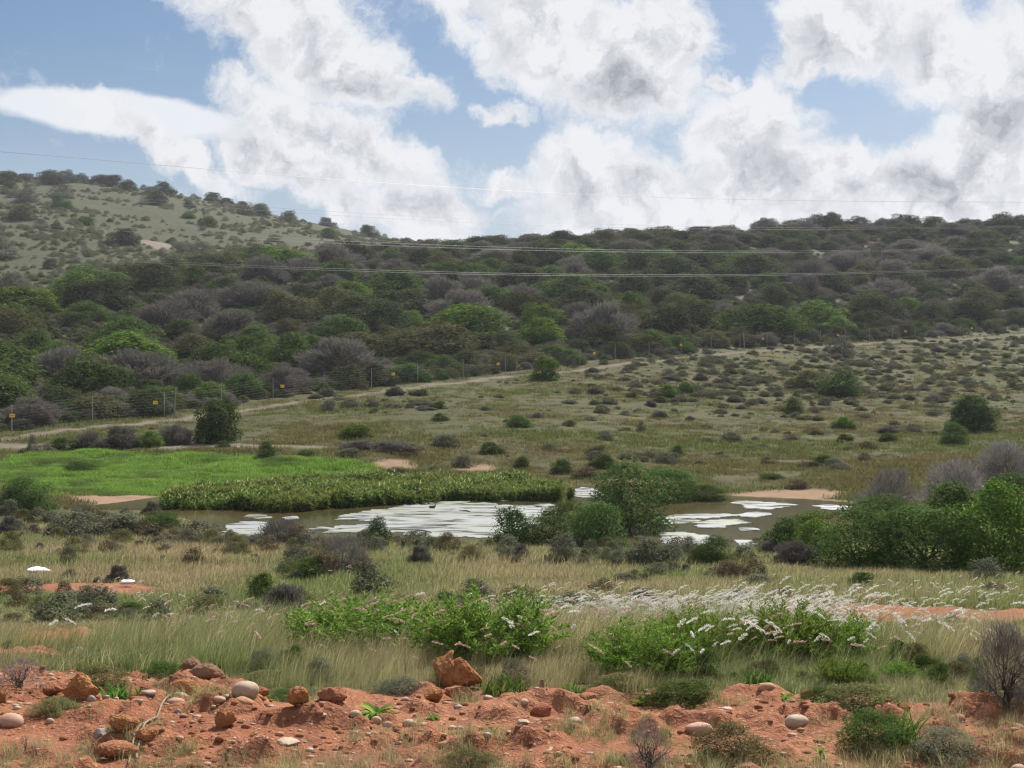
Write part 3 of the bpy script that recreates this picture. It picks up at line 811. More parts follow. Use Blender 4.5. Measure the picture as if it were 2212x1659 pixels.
# ------------------------------------------------------------------ hand placed plants: kind, name, x, base row, width, height (photo frame), label
PL = [
 # beyond the pond
 ('tree', 'small_tree', 465, 957, 118, 106, 'dark round tree standing alone in front of the dirt track, left of the pond'),
 ('bright', 'green_bush', 318, 966, 66, 42, 'bright green bush just left of the dark round tree'),
 ('midgreen', 'green_bush', 572, 988, 56, 42, 'dark green rounded bush standing on the lush green bank'),
 ('bright', 'green_bush', 765, 946, 88, 34, 'wide bright green bush above the grey bank behind the reeds'),
 ('bright', 'green_bush', 1175, 822, 78, 58, 'bright green bush on the edge of the dirt track, middle of the slope'),
 ('green', 'green_bush', 1120, 922, 62, 30, 'green bush in open grass straight below the bright trackside bush'),
 ('bright', 'green_bush', 1440, 859, 58, 32, 'vivid green low bush, larger of a touching pair on the grass slope'),
 ('green', 'green_bush', 1482, 849, 42, 28, 'smaller darker green bush touching the vivid green one on the slope'),
 ('green', 'green_bush', 1410, 757, 98, 52, 'rounded green bush right behind the fence next to the sixth yellow sign'),
 ('green', 'green_bush', 1700, 733, 104, 78, 'tall pale green bush just behind the fence, right of the seventh sign'),
 ('green', 'green_bush', 1825, 856, 116, 60, 'large dark green bush on the right hand grass slope, with an olive one'),
 ('olive', 'olive_bush', 1752, 842, 110, 46, 'olive bush touching the left side of the large slope bush'),
 ('green', 'green_bush', 1715, 893, 44, 40, 'small upright pale green bush below the large slope bush'),
 ('tree', 'small_tree', 2105, 932, 116, 88, 'dark rounded tree on the open slope near the right edge'),
 ('midgreen', 'green_bush', 2065, 962, 78, 58, 'lighter green bush leaning against the dark tree near the right edge'),
 ('bright', 'green_bush', 1827, 926, 58, 28, 'yellow green low bush alone in grass on the right slope'),
 ('green', 'green_bush', 1920, 952, 48, 22, 'small low green bush between the yellow green bush and the dark tree'),
 ('bright', 'green_bush', 1780, 1004, 58, 26, 'low green bush in grass above the right end of the pond'),
 ('green', 'green_bush', 1668, 1036, 66, 15, 'flat dark green mat of bush above the muddy shore'),
 ('brown', 'brown_bush', 1725, 1057, 64, 24, 'flat brown dry bush on the far shore above the mud'),
 ('greygreen', 'grey_green_bush', 1820, 772, 84, 48, 'grey green bush on the near side of the fence, right half'),
 ('green', 'green_bush', 1305, 1014, 84, 36, 'pale green bush behind the inlet of the pond, larger of two'),
 ('green', 'green_bush', 1215, 1024, 62, 36, 'pale green bush behind the reeds, left of the larger shore bush'),
 ('brown', 'brown_bush', 1275, 1032, 96, 28, 'dark brown dry bush on the shore above the white inlet'),
 ('greygreen', 'grey_green_bush', 1002, 1008, 62, 32, 'grey bush behind the middle of the reeds beside bare orange soil'),
 ('green', 'green_bush', 1128, 1012, 40, 32, 'small green bush behind the reeds, between the grey and pale green ones'),
 ('greygreen', 'grey_green_bush', 1385, 931, 28, 24, 'small dark bush alone in the middle of the open grass'),
 ('green', 'green_bush', 1465, 986, 34, 28, 'small dark green bush in grass above the pond inlet'),
 ('greygreen', 'grey_green_bush', 1310, 952, 48, 24, 'grey green low bush in grass left of the small dark ones'),
 ('greygreen', 'grey_green_bush', 710, 888, 50, 30, 'dark grey bush in the grass below the dirt track'),
 ('greygreen', 'grey_green_bush', 1530, 784, 46, 22, 'low dark bush on the edge of the grass below the fence'),
 ('brown', 'brown_bush', 1660, 1003, 44, 20, 'small reddish brown bush in grass above the muddy shore'),
 ('brown', 'brown_bush', 1870, 996, 44, 24, 'purplish brown bush in grass left of the dead grey bush'),
 ('greygreen', 'grey_green_bush', 68, 976, 28, 42, 'narrow upright dark bush at the left end of the dam top'),
 ('green', 'green_bush', 128, 974, 84, 36, 'dark green low bush at the left end of the row above the dam'),
 ('grey', 'grey_bush', 185, 970, 84, 44, 'grey bush second in the row above the lush bank'),
 ('grey', 'grey_bush', 258, 968, 96, 56, 'largest grey bush in the row above the lush bank'),
 ('grey', 'grey_bush', 372, 962, 84, 50, 'grey bush between the bright green bush and the dark round tree'),
 ('lowgreen', 'green_bush', 170, 1032, 96, 28, 'dark tufted bush in the lush grass beside the pond, left'),
 ('lowgreen', 'green_bush', 660, 985, 52, 18, 'low grey green bush on the lush bank right of the dark rounded one'),
 ('green', 'green_bush', 480, 966, 38, 16, 'tiny green bush at the foot of the dark round tree'),
 ('brown', 'brown_bush', 880, 985, 70, 26, 'brown green bush on the grey bank above the orange soil'),
 ('grey', 'grey_bush', 770, 972, 110, 24, 'low grey brush along the crest of the grey bank, left end'),
 ('grey', 'grey_bush', 850, 976, 110, 26, 'low grey brush along the crest of the grey bank, right end'),
 ('greygreen', 'grey_green_bush', 960, 965, 80, 30, 'dull green bush on the hummocks right of the grey bank'),
 ('green', 'green_bush', 1060, 980, 70, 28, 'green bush among the hummocks behind the reeds'),
 # far shore and island
 ('acacia', 'shore_bush', 1440, 1108, 190, 92, 'olive green bush standing in the water behind the big pond side bush'),
 ('acacia', 'shore_bush', 1530, 1108, 110, 46, 'low olive bush touching the right side of the one standing in water'),
 # near shore
 ('acacia', 'shore_bush', 1362, 1188, 235, 188, 'tall dark green feathery bush hiding the middle of the pond'),
 ('acacia', 'shore_bush', 1225, 1190, 190, 128, 'lower feathery bush just left of the tall pond side one'),
 ('acacia', 'shore_bush', 1292, 1196, 190, 140, 'dark feathery bush in the middle front of the pond side clump'),
 ('midgreen', 'shore_bush', 1112, 1186, 130, 108, 'compact dark green bush at the left end of the pond side clump'),
 ('midgreen', 'shore_bush', 812, 1190, 76, 84, 'small leafy green bush in front of the white scum'),
 ('acacia', 'shore_bush', 1545, 1222, 120, 72, 'brownish olive bush in front of the right hand scum mats'),
 ('greygreen', 'shore_bush', 1405, 1215, 120, 60, 'grey green low bush at the foot of the large pond side clump'),
 ('thorn', 'thorn_bush', 600, 1182, 150, 76, 'grey thorny bush before the left end of the scum'),
 ('thorn', 'thorn_bush', 735, 1250, 160, 112, 'bare thorny bush with dark crooked branches in front of the pond'),
 ('lowgreen', 'shore_bush', 655, 1262, 130, 62, 'low green bush at the foot of the bare thorny bush'),
 ('midgreen', 'shore_bush', 560, 1312, 88, 92, 'upright yellow green bush standing alone in the tall grass, left'),
 ('acacia', 'shore_bush', 50, 1116, 150, 104, 'large grey olive bush at the left edge beside the mud'),
 ('grey', 'grey_bush', 20, 1112, 90, 70, 'grey leafless bush in front of the large bush at the left edge'),
 ('greygreen', 'shore_bush', 150, 1158, 130, 56, 'grey green bush on the near shore, first from the left edge'),
 ('greygreen', 'shore_bush', 250, 1162, 140, 58, 'grey green bush on the near shore, second from the left edge'),
 ('lowgreen', 'shore_bush', 335, 1150, 130, 50, 'darker green bush on the near shore among the grey green ones'),
 ('greygreen', 'shore_bush', 425, 1168, 120, 52, 'grey green bush on the near shore, nearest the left sky reflection sheet'),
 ('brown', 'brown_bush', 415, 1218, 54, 36, 'small brown bush in the yellow grass below the left shore'),
 # right hand thicket
 ('acacia', 'thicket_bush', 1870, 1236, 260, 176, 'feathery green bush at the left front of the right hand thicket'),
 ('acacia', 'thicket_bush', 2010, 1242, 290, 180, 'broad feathery green bush in the middle front of the right hand thicket'),
 ('thick', 'thicket_bush', 2165, 1244, 230, 230, 'tall bright green bush at the right edge of the picture'),
 ('midgreen', 'thicket_bush', 2080, 1182, 210, 170, 'dark green bush behind the bright one in the right hand thicket'),
 ('acacia', 'thicket_bush', 2200, 1130, 160, 130, 'dull green bush at the back of the right hand thicket'),
 ('thick', 'thicket_bush', 1775, 1206, 130, 96, 'yellow green bush at the left end of the right hand thicket'),
 ('midgreen', 'thicket_bush', 1700, 1198, 130, 90, 'small green bush at the water edge, leftmost of the thicket'),
 ('thick', 'thicket_bush', 1760, 1178, 150, 80, 'mid green bush at the water edge behind the yellow green thicket bush'),
 ('acacia', 'thicket_bush', 1945, 1170, 230, 120, 'feathery dull green bush in the middle of the right hand thicket, further back'),
 ('grey', 'grey_bush', 1722, 1222, 110, 56, 'grey twiggy bush in front of the yellow green thicket bush'),
 ('brown', 'brown_bush', 2090, 1240, 110, 62, 'dark brownish low bush between the two front bushes of the thicket'),
 ('deadbush', 'dead_bush', 1935, 1120, 185, 118, 'dead grey tangled bush at the right end of the pond'),
 ('deadbush', 'dead_bush', 2080, 1085, 190, 100, 'wider dead grey bush arching behind the right hand thicket'),
 ('deadbush', 'dead_bush', 2185, 1045, 150, 105, 'dark dead bush highest up at the right edge'),
 ('midgreen', 'green_bush', 1866, 1275, 76, 52, 'rounded green bush alone in the grass before the right hand thicket'),
 ('greygreen', 'grey_green_bush', 1640, 1275, 110, 40, 'grey green low bush in the grass before the thicket'),
 ('greygreen', 'grey_green_bush', 1350, 1262, 90, 30, 'low grey green bush in the yellow grass below the pond side clump'),
 ('brown', 'brown_bush', 1690, 1300, 90, 34, 'dark brown low bush in the grass left of the rounded green bush'),
 ('brown', 'brown_bush', 2150, 1290, 80, 40, 'small brown green bush in the grass near the right edge'),
 # front row
 ('shoot', 'leafy_shrub', 800, 1436, 360, 172, 'wide green leafy shrub overgrown with grass, left of the tallest one'),
 ('shoot', 'leafy_shrub', 1056, 1448, 310, 205, 'tallest bright green leafy shrub behind the big red clod'),
 ('shoot', 'leafy_shrub', 1400, 1472, 260, 140, 'green leafy shrub among dry grass right of the big red clod'),
 ('shoot', 'leafy_shrub', 1515, 1448, 200, 160, 'narrow green shrub with white plumes, between two wider ones'),
 ('shoot', 'leafy_shrub', 1700, 1446, 220, 168, 'bright green leafy shrub in front of the orange path, left of its pair'),
 ('shoot', 'leafy_shrub', 1800, 1446, 200, 142, 'bright green leafy shrub in front of the orange path, right of its pair'),
 ('lowolive', 'low_shrub', 210, 1484, 150, 56, 'low olive shrub behind the orange clod on the left'),
 ('lowgreen', 'low_shrub', 345, 1474, 110, 50, 'low dark green shrub right of the orange clod, left front'),
 ('lowpale', 'low_shrub', 690, 1476, 80, 62, 'pale green small leafed shrub in the grass left of the big clod'),
 ('lowgreen', 'low_shrub', 285, 1335, 110, 40, 'dark green low shrub in the left hand grass, by brown grass'),
 ('lowgreen', 'low_shrub', 1905, 1636, 190, 96, 'fresh green low shrub on the red soil, right front'),
 ('lowolive', 'low_shrub', 1590, 1662, 210, 84, 'low olive shrub at the bottom edge right of the middle'),
 ('lowolive', 'low_shrub', 1870, 1556, 240, 72, 'brownish olive low shrub sprawling behind the blotched stone'),
 ('lowpale', 'low_shrub', 2060, 1650, 200, 66, 'dull grey green low shrub at the bottom right'),
 ('thorn', 'twig_shrub', 2188, 1545, 170, 230, 'grey purple twiggy shrub cut by the right edge'),
 ('lowgreen', 'low_shrub', 2112, 1500, 36, 96, 'narrow dark leafy plant left of the twiggy shrub'),
 ('forb', 'dry_forb', 1405, 1668, 150, 120, 'dry grey branching plant on the red soil at the bottom'),
 ('forb', 'dry_forb', 30, 1500, 150, 74, 'dry purple grey twiggy plant on the left red soil'),
 ('lowolive', 'low_shrub', 110, 1540, 150, 34, 'flat green mat plant beside the large round stone'),
 ('lowolive', 'low_shrub', 1010, 1668, 150, 42, 'flat olive weed at the bottom edge left of the middle'),
 ('lowgreen', 'low_shrub', 600, 1508, 110, 26, 'flat bright green weed behind the large pale stone'),
 ('lowgreen', 'low_shrub', 1480, 1520, 200, 50, 'leafy weed along the edge of the red soil, middle right'),
 ('lowolive', 'low_shrub', 1340, 1500, 150, 46, 'brownish weed in the grass above the ridge of the red bank'),
 ('lowgreen', 'low_shrub', 1780, 1532, 120, 40, 'dark green leafy weed just behind the blotched stone'),
 ('lowolive', 'low_shrub', 560, 1482, 160, 44, 'brown green tangle behind the large pale tan stone'),
 ('lowpale', 'low_shrub', 860, 1500, 130, 40, 'grey green tangle left of the big two peaked clod'),
]
OCC = []; SHRUBS = []
for k_, nm, x, yb, w, h, lab in PL:
    p = hit(x, yb)[0]
    if math.isnan(p[0]):
        print('no ground for', lab); continue
    d = p[1]; W = w / F * d; H = h / F * d
    p2 = (p[0], p[1] + W * .22, max(float(zz(p[0], p[1] + W * .22)[0]), ZP - .03) if d < 50 or d > 100 else max(p[2], ZP - .03))
    if k_ in ('acacia',) and 1380 < x < 1560 and yb < 1112:
        p2 = (p[0], p[1], ZP - .1)
    plant(k_, nm, (p2[0], p2[1], p2[2] - .03 * H), W, H, lab, cat='tree' if nm == 'small_tree' else ('shrub' if 'shrub' in nm or 'forb' in nm else 'bush'))
    OCC.append((p2[0], p2[1], W))
    if nm == 'leafy_shrub': SHRUBS.append((p2[0], p2[1], W))

# ------------------------------------------------------------------ hillside bushes
SIGN_X = [20, 333, 610, 850, 1075, 1283, 1470, 1648, 1810, 1955, 2098]
ORD = ['first', 'second', 'third', 'fourth', 'fifth', 'sixth', 'seventh', 'eighth', 'ninth', 'tenth', 'eleventh', 'twelfth', 'thirteenth', 'fourteenth', 'fifteenth', 'sixteenth']
LOOK = {'dark': 'dark evergreen bush', 'olive': 'olive bush', 'green': 'green bush', 'bright': 'bright green bush', 'grey': 'grey leafless bush', 'greygreen': 'grey green bush'}
NAME = {'dark': 'evergreen_bush', 'olive': 'olive_bush', 'green': 'green_bush', 'bright': 'green_bush', 'grey': 'grey_bush', 'greygreen': 'grey_green_bush'}


def hill_bushes():
    rng = np.random.default_rng(21)
    cand = []
    pts = []
    tries = 0
    while tries < 26000:
        tries += 1
        u = rng.uniform(-.385, .385); d = math.exp(rng.uniform(math.log(108), math.log(470)))
        x, y = u * d, d
        off = (x - np.interp(d, FENCE[:, 1], FENCE[:, 0])) * .75
        if off > -1.8 or d > 470:
            continue
        w = rng.uniform(6.0, 12.0) * (1 + max(0, d - 160) / 300)
        if rng.random() < .3: w *= .6
        if d < 235: w *= 1.25
        if off > -9: w = min(w, 5.0)
        px = CX + F * u
        # open brown glades
        if fbm(x / 30, y / 30, 2, 131) > .64 and rng.random() < .8:
            continue
        lefthill = d > 212 + .22 * max(px, 0) and px < 950
        if lefthill:
            continue
        if any((x - a) ** 2 + (y - b) ** 2 < (.43 * (w + c)) ** 2 for a, b, c in pts):
            continue
        pts.append((x, y, w))
        cand.append((x, y, w, px, d))
    arr = np.array(cand); z = zz(arr[:, 0], arr[:, 1])
    # keep those that the slope lets be seen
    out = []
    for (x, y, w, px, d), z0 in zip(cand, z):
        w = min(w, 14.5)
        h = min(w * rng.uniform(.42, .60), rng.uniform(4.6, 6.6))
        if z0 > 30: h *= .72
        t = (z0 + h * .9 - EYE) / d
        md = np.linspace(90, d - 3, 160)
        if np.any(z_smooth(x / d * md, md) + 1.0 - (EYE + md * t) > 0):
            continue
        py = CY - F * (z0 - EYE) / d
        r = rng.random()
        lowleft = px < 760 and py > 660
        n = fbm(x / 40, y / 40, 2, 151)
        if lowleft:
            kind = 'green' if r < .40 else 'bright' if r < .48 else 'grey' if r < .66 else 'dark' if r < .86 else 'olive'
        elif py < 560:
            kind = 'dark' if r < .52 else 'grey' if r < .74 else 'olive' if r < .90 else 'green'
        else:
            kind = 'dark' if r < .36 + .2 * (n - .5) else 'grey' if r < .51 else 'olive' if r < .68 else 'green' if r < .90 else 'bright'
        out.append([kind, x, y, z0, w, h, px, py])
    # scattered shrubs of the paler hill on the left
    for i in range(900):
        px = rng.uniform(-60, 840); d = rng.uniform(225, 640)
        x = (px - CX) / F * d
        z0 = float(zz(x, d)[0]); py = CY - F * (z0 - EYE) / d
        if not (d > 240 + .22 * max(px, 0) and px < 900 and d > 265):
            continue
        if d > 600 and rng.random() < .3: continue
        w = rng.uniform(5, 11) * (.85 if d < 450 else 1.1)
        t = (z0 + .35 * w - EYE) / d; md = np.linspace(110, d - 4, 200)
        if np.any(z_smooth(x / d * md, md) + .8 - (EYE + md * t) > 0): continue
        dens = .09 if px < 230 else .036
        if rng.random() > dens: continue
        if any((x - o[1]) ** 2 + (d - o[2]) ** 2 < (.62 * (w + o[4])) ** 2 for o in out): continue
        r = rng.random()
        kind = ('greygreen' if r < .38 else 'dark' if r < .48 else 'green' if r < .68 else 'bright' if r < .86 else 'olive') if d < 560 else ('dark' if r < .8 else 'greygreen')
        out.append([kind, x, d, z0, w, w * rng.uniform(.42, .62), px, py, 1])
    # bushes on the skyline that stand out in the photograph
    for px, d, w, h, kind in [(250, 640, 12, 7, 'dark'), (214, 640, 11, 6, 'grey'), (176, 636, 10, 5.5, 'dark'), (105, 640, 14, 6.5, 'dark'), (55, 640, 12, 4.5, 'grey'), (362, 632, 5, 4.5, 'dark'),
                              (310, 645, 4.5, 3, 'greygreen'), (462, 636, 11, 5.5, 'dark'), (490, 632, 8, 4, 'dark'), (523, 640, 7, 3.6, 'grey'), (560, 612, 12, 5, 'greygreen'), (626, 640, 6, 4, 'dark'), (703, 645, 8, 5, 'dark'), (722, 636, 5, 3.4, 'greygreen'), (789, 648, 6, 5, 'dark'), (20, 636, 14, 5.5, 'dark')]:
        x = (px - CX) / F * d; z0 = float(zz(x, d)[0])
        out.append([kind, x, d, z0, w, h, px, CY - F * (z0 - EYE) / d, 2])
    for px, d, w, h, kind in [(1655, 428, 10, 7.5, 'grey'), (1770, 432, 13, 8, 'dark'), (1800, 436, 9, 9, 'grey'), (1855, 434, 9, 6.5, 'dark'), (1905, 436, 8, 6, 'grey'), (1955, 436, 12, 8, 'dark'), (2020, 436, 11, 6.5, 'dark'), (2110, 440, 6, 5, 'grey'), (2170, 440, 13, 8.5, 'dark'), (2205, 440, 10, 7, 'dark'),
                              (1295, 398, 12, 7, 'dark'), (1210, 394, 10, 6, 'dark'), (1080, 388, 11, 5.5, 'olive'), (980, 380, 10, 5, 'dark'), (900, 366, 9, 4.5, 'dark'), (1430, 412, 9, 6, 'grey'), (1500, 420, 9, 5, 'dark'), (1580, 424, 9, 5, 'dark'), (1150, 392, 9, 5, 'grey'), (1370, 404, 10, 5.4, 'dark'), (1020, 383, 9, 5, 'dark'),
                              (850, 356, 8, 4, 'dark'), (740, 340, 10, 5, 'dark'), (690, 330, 9, 4.6, 'dark'), (560, 306, 9, 5, 'dark'), (500, 300, 9, 5, 'dark'), (440, 292, 10, 6.5, 'dark'), (380, 284, 10, 6.5, 'dark'), (300, 272, 8, 4.5, 'olive'), (245, 262, 8, 4.2, 'dark')]:
        x = (px - CX) / F * d; z0 = float(zz(x, d)[0])
        h *= .74
        out.append([kind, x, d, z0, w, h, px, CY - F * (z0 - EYE) / d, 3])
    # words that tell each one from the rest
    cell = {}
    for o in out:
        px, py = o[6], o[7]; zone = o[8] if len(o) > 8 else 0
        s = int(np.argmin([abs(px - q) for q in SIGN_X]))
        size = 'large' if o[4] > 9.5 else 'small' if o[4] < 5 else 'mid sized'
        if zone == 2: where = 'on the skyline of the pale left hill'
        elif zone == 3: where = 'on the crest of the dark hill'
        elif zone == 1: where = ('high' if o[2] > 480 else 'low') + ' on the pale left hill'
        else: where = ('on the upper slope' if py < 570 else 'on the middle slope' if py < 680 else 'on the lower slope') + ' above the %s sign' % ORD[s]
        cell.setdefault((size, o[0], where), []).append(o)
    for (size, kind, where), L_ in cell.items():
        L_.sort(key=lambda o: o[6])
        for i, o in enumerate(L_):
            lab = '%s %s %s' % (size, LOOK[kind], where)
            if len(L_) > 1:
                lab += ', %s from left' % (ORD[i] if i < len(ORD) else 'number %d' % (i + 1))
            plant(kind, NAME[kind], (o[1], o[2], o[3] - .06 * o[5]), o[4], o[5], lab, 'bushes on the hillsides')
    return out


HB = hill_bushes()
print('hill bushes', len(HB), 'hand plants', len(PL))

# ------------------------------------------------------------------ uncountable cover: many small plants, one object per kind of cover
def scatter(name, protos, P, rz, scl, tint=None, tilt=None, label=None, pid=None):
    n = len(P)
    pc = bpy.data.collections.new(name + '_sources')
    for i, me in enumerate(protos):
        pc.objects.link(bpy.data.objects.new('%s_source_%02d' % (name, i), me))
    me = bpy.data.meshes.new(name); me.vertices.add(n); me.vertices.foreach_set('co', np.asarray(P, np.float32).ravel())
    rot = np.zeros((n, 3), np.float32); rot[:, 2] = rz
    if tilt is not None: rot[:, :2] = tilt
    scl = np.asarray(scl, np.float32)
    if scl.ndim == 1: scl = np.repeat(scl[:, None], 3, 1)
    for nm, t, key, v in (('rot', 'FLOAT_VECTOR', 'vector', rot), ('scl', 'FLOAT_VECTOR', 'vector', scl)):
        a = me.attributes.new(nm, t, 'POINT'); a.data.foreach_set(key, np.ascontiguousarray(v).ravel())
    a = me.attributes.new('pid', 'INT', 'POINT'); a.data.foreach_set('value', (RNG.integers(0, len(protos), n) if pid is None else pid).astype(np.int32))
    a = me.attributes.new('tint', 'FLOAT', 'POINT'); a.data.foreach_set('value', np.asarray(np.zeros(n) if tint is None else tint, np.float32))
    o = obj(name, me)
    g = bpy.data.node_groups.new(name, 'GeometryNodeTree')
    g.interface.new_socket('Geometry', in_out='INPUT', socket_type='NodeSocketGeometry'); g.interface.new_socket('Geometry', in_out='OUTPUT', socket_type='NodeSocketGeometry')
    N, L = g.nodes, g.links
    gi, go = N.new('NodeGroupInput'), N.new('NodeGroupOutput')
    ip = N.new('GeometryNodeInstanceOnPoints'); ci = N.new('GeometryNodeCollectionInfo')
    ci.inputs['Collection'].default_value = pc; ci.inputs['Separate Children'].default_value = True; ci.inputs['Reset Children'].default_value = True
    def na(nm, t):
        q = N.new('GeometryNodeInputNamedAttribute'); q.data_type = t; q.inputs['Name'].default_value = nm; return q.outputs['Attribute']
    er = N.new('FunctionNodeEulerToRotation'); L.new(na('rot', 'FLOAT_VECTOR'), er.inputs[0])
    L.new(gi.outputs[0], ip.inputs['Points']); L.new(ci.outputs[0], ip.inputs['Instance']); ip.inputs['Pick Instance'].default_value = True
    L.new(na('pid', 'INT'), ip.inputs['Instance Index']); L.new(er.outputs[0], ip.inputs['Rotation']); L.new(na('scl', 'FLOAT_VECTOR'), ip.inputs['Scale'])
    L.new(ip.outputs[0], go.inputs[0])
    md = o.modifiers.new('cover', 'NODES'); md.node_group = g
    tag(o, label, kind='stuff')
    return o


def field(n, d0, d1, u=.47, seed=1):
    """ground points, evenly spread over the view rather than over the land"""
    rng = np.random.default_rng(seed)
    d = np.exp(rng.uniform(math.log(d0), math.log(d1), n)); x = rng.uniform(-u, u, n) * d
    z = z_smooth(x, d); m = masks(x, d, z)
    sd = np.full(n, 50.0); sel = (d > 40) & (d < 105); sd[sel] = poly_sdf(x[sel], d[sel], POND)
    z = z + relief(x, d, m['red'], m['lush']) * sstep(sd, 0, 4)
    px, py = p_of(x, d, z)
    return np.stack([x, d, z], 1), m, px, py, sd, rng


G = {}
G['grass'] = leaf_mat('grass_blade', (.115, .175, .05), (.26, .27, .105), (.44, .40, .23), .5, tint=(.36, .29, .165), objvar=.3, spec=.2)
G['lush'] = leaf_mat('lush_grass_blade', (.11, .22, .035), (.25, .37, .075), None, .5, tint=(.10, .14, .04), objvar=.4, spec=.2)  # tint: shade of the hollows put into the blade colour
G['reed'] = leaf_mat('water_plant_leaf', (.055, .105, .02), (.15, .215, .05), (.36, .38, .17), .4, tint=(.15, .17, .045), objvar=.3)
G['stalk'] = leaf_mat('dry_stalk', (.26, .24, .12), (.36, .32, .18), None, .2)
G['plume_white'] = leaf_mat('white_seed_plume', (.66, .63, .58), (.86, .84, .79), None, .45, objvar=.2, leafvar=.2)
G['plume_pink'] = leaf_mat('pink_seed_plume', (.46, .30, .24), (.62, .45, .37), (.66, .57, .50), .45, objvar=.3, leafvar=.3)

# near grass
near_p = [blades('near_grass', 300 + i, G['grass'], 40, .15, (.08, .40), .006, (.16, .0), .7) for i in range(5)]
near_t = [blades('tall_grass', 320 + i, G['grass'], 30, .16, (.22, .80), .0055, (.30, .0), .6, 5) for i in range(5)]
P, m, px, py, sd, rng = field(26000, 7.0, 17, .63, 11)
dens = fbm(P[:, 0] / 1.1, P[:, 1] / 1.1, 3, 201)
keep = (m['red'] < .55) & (rng.random(len(P)) < .55 + 1.2 * (dens - .42) + .5 * (P[:, 1] < 9.6))
P, px, py = P[keep], px[keep], py[keep]; n = len(P)
tint = np.clip(fbm(P[:, 0] / 1.6, P[:, 1] / 1.6, 3, 207) * 2.0 - .85 + .25 * sstep(px, 1700, 2100), 0, 1)
tall = (fbm(P[:, 0] / 2.2, P[:, 1] / 2.2, 2, 211) + .25 * (py < 1440) * (px > 500) > .60)
front = sstep(P[:, 1], 7.5, 9.5)
front = front * (1 - .72 * sstep(px, 1580, 1850) * sstep(P[:, 1], 9, 11)) * (1 - .42 * sstep(480 - px, 0, 160) * sstep(P[:, 1], 9, 11))
for sx_, sy_, sw_ in SHRUBS:
    front = front * (1 - .45 * ((((P[:, 0] - sx_) / (.62 * sw_)) ** 2 + ((P[:, 1] - sy_ + .35 * sw_) / (.9 * sw_)) ** 2) < 1))
scatter('short_grass', near_p, P[~tall], rng.normal(0, .5, n)[~tall], (.7 + .6 * rng.random(n))[~tall] * (.22 + .38 * front[~tall]), tint[~tall], label='short mixed grass behind the red soil')
scatter('tall_grass', near_t, P[tall], rng.normal(0, .4, n)[tall], (.6 + .55 * rng.random(n))[tall] * (.20 + .40 * front[tall]), tint[tall], label='tall windblown grass behind the red soil')

P, m, px, py, sd, rng = field(2000, 7.6, 22, .60, 20)
k = (m['red'] < .5) & (fbm(P[:, 0] / 1.4, P[:, 1] / 1.4, 3, 217) > .5)
P = P[k]; n = len(P); sz = .08 + .20 * rng.random(n) ** 2
scatter('meadow_herbs', [VAR[q][0][0] for q in ('lowolive', 'lowolive', 'lowgreen', 'lowpale', 'lowgreen', 'shoot')], P, rng.uniform(0, 6.28, n), np.stack([sz, sz, sz * rng.uniform(.5, .9, n)], 1), label='small leafy herbs in the grass behind the red soil')

# grass between the front row and the pond
mid_p = [blades('mid_grass', 340 + i, G['grass'], 46, .34, (.10, .30), .013, (.2, 0), .45, 3) for i in range(5)]
P, m, px, py, sd, rng = field(31000, 15, 62, .55, 12)
keep = (m['red'] < .25 + .3 * rng.random(len(P))) & (sd > .4) & (m['mud'] < .5)
P, px, py = P[keep], px[keep], py[keep]; n = len(P)
tint = np.clip(fbm(P[:, 0] / 4.5, P[:, 1] / 4.5, 3, 221) * 2.0 - .55, 0, 1)
hgt = (.45 + .9 * fbm(P[:, 0] / 3, P[:, 1] / 3, 3, 223)) * (1 - .62 * sstep(px, 1580, 1850) * sstep(py, 1318, 1335)) * (1 - .5 * sstep(480 - px, 0, 160) * sstep(py, 1268, 1280))
scatter('meadow_grass', mid_p, P, rng.normal(0, .6, n), np.stack([np.full(n, 1.0), np.full(n, 1.0), hgt], 1) * (.8 + .5 * rng.random(n))[:, None], tint, label='yellow green meadow grass sloping down to the pond')

# grass beyond the pond
G['pasture'] = leaf_mat('pasture_blade', (.075, .110, .028), (.155, .165, .052), (.22, .21, .085), .45, tint=(.155, .125, .058), objvar=.4)
far_p = [blades('far_grass', 360 + i, G['pasture'], 60, .85, (.10, .34), .038, (.1, 0), .5, 2) for i in range(4)]
P, m, px, py, sd, rng = field(30000, 66, 265, .44, 13)
patch = fbm(P[:, 0] / 7, P[:, 1] / 7, 4, 237)
keep = (rng.random(len(P)) < .55 + 2.4 * (patch - .40)) & (m['hill'] < .4) & (sd > .5) & (m['track'] < .35) & (m['mud'] < .6 * rng.random(len(P)) + .15) & (m['lush'] < .5)
P = P[keep]; n = len(P); pk = patch[keep]
tint = np.clip(fbm(P[:, 0] / 14, P[:, 1] / 14, 3, 231) * 2.0 - .6 + .5 * (fbm(P[:, 0] / 2, P[:, 1] / 2, 2, 233) - .5), 0, 1)
scatter('pasture_grass', far_p, P, rng.uniform(0, 6.28, n), (.45 + .6 * rng.random(n)) * (.5 + 1.1 * pk), tint, label='short pasture grass between the pond and the fence')
lush_p = [blades('lush_grass', 380 + i, G['lush'], 80, .6, (.10, .30), .030, (.1, 0), .5, 2) for i in range(4)]
P, m, px, py, sd, rng = field(60000, 68, 108, .44, 14)
keep = (m['lush'] > .45) & (sd > .2) & (m['mud'] < .6)
P = P[keep]; n = len(P); hump = fbm(P[:, 0] / 2.2, P[:, 1] / 2.2, 3, 241)
scatter('lush_grass', lush_p, P, rng.uniform(0, 6.28, n), np.stack([np.full(n, .9), np.full(n, .9), .4 + 3.0 * np.clip(hump - .42, 0, 1)], 1), np.clip(1.5 - hump * 3.0 + .3 * rng.random(n), 0, 1), label='vivid green lush grass on the dam bank')  # low spots take the dark tint, painting shade between the humps

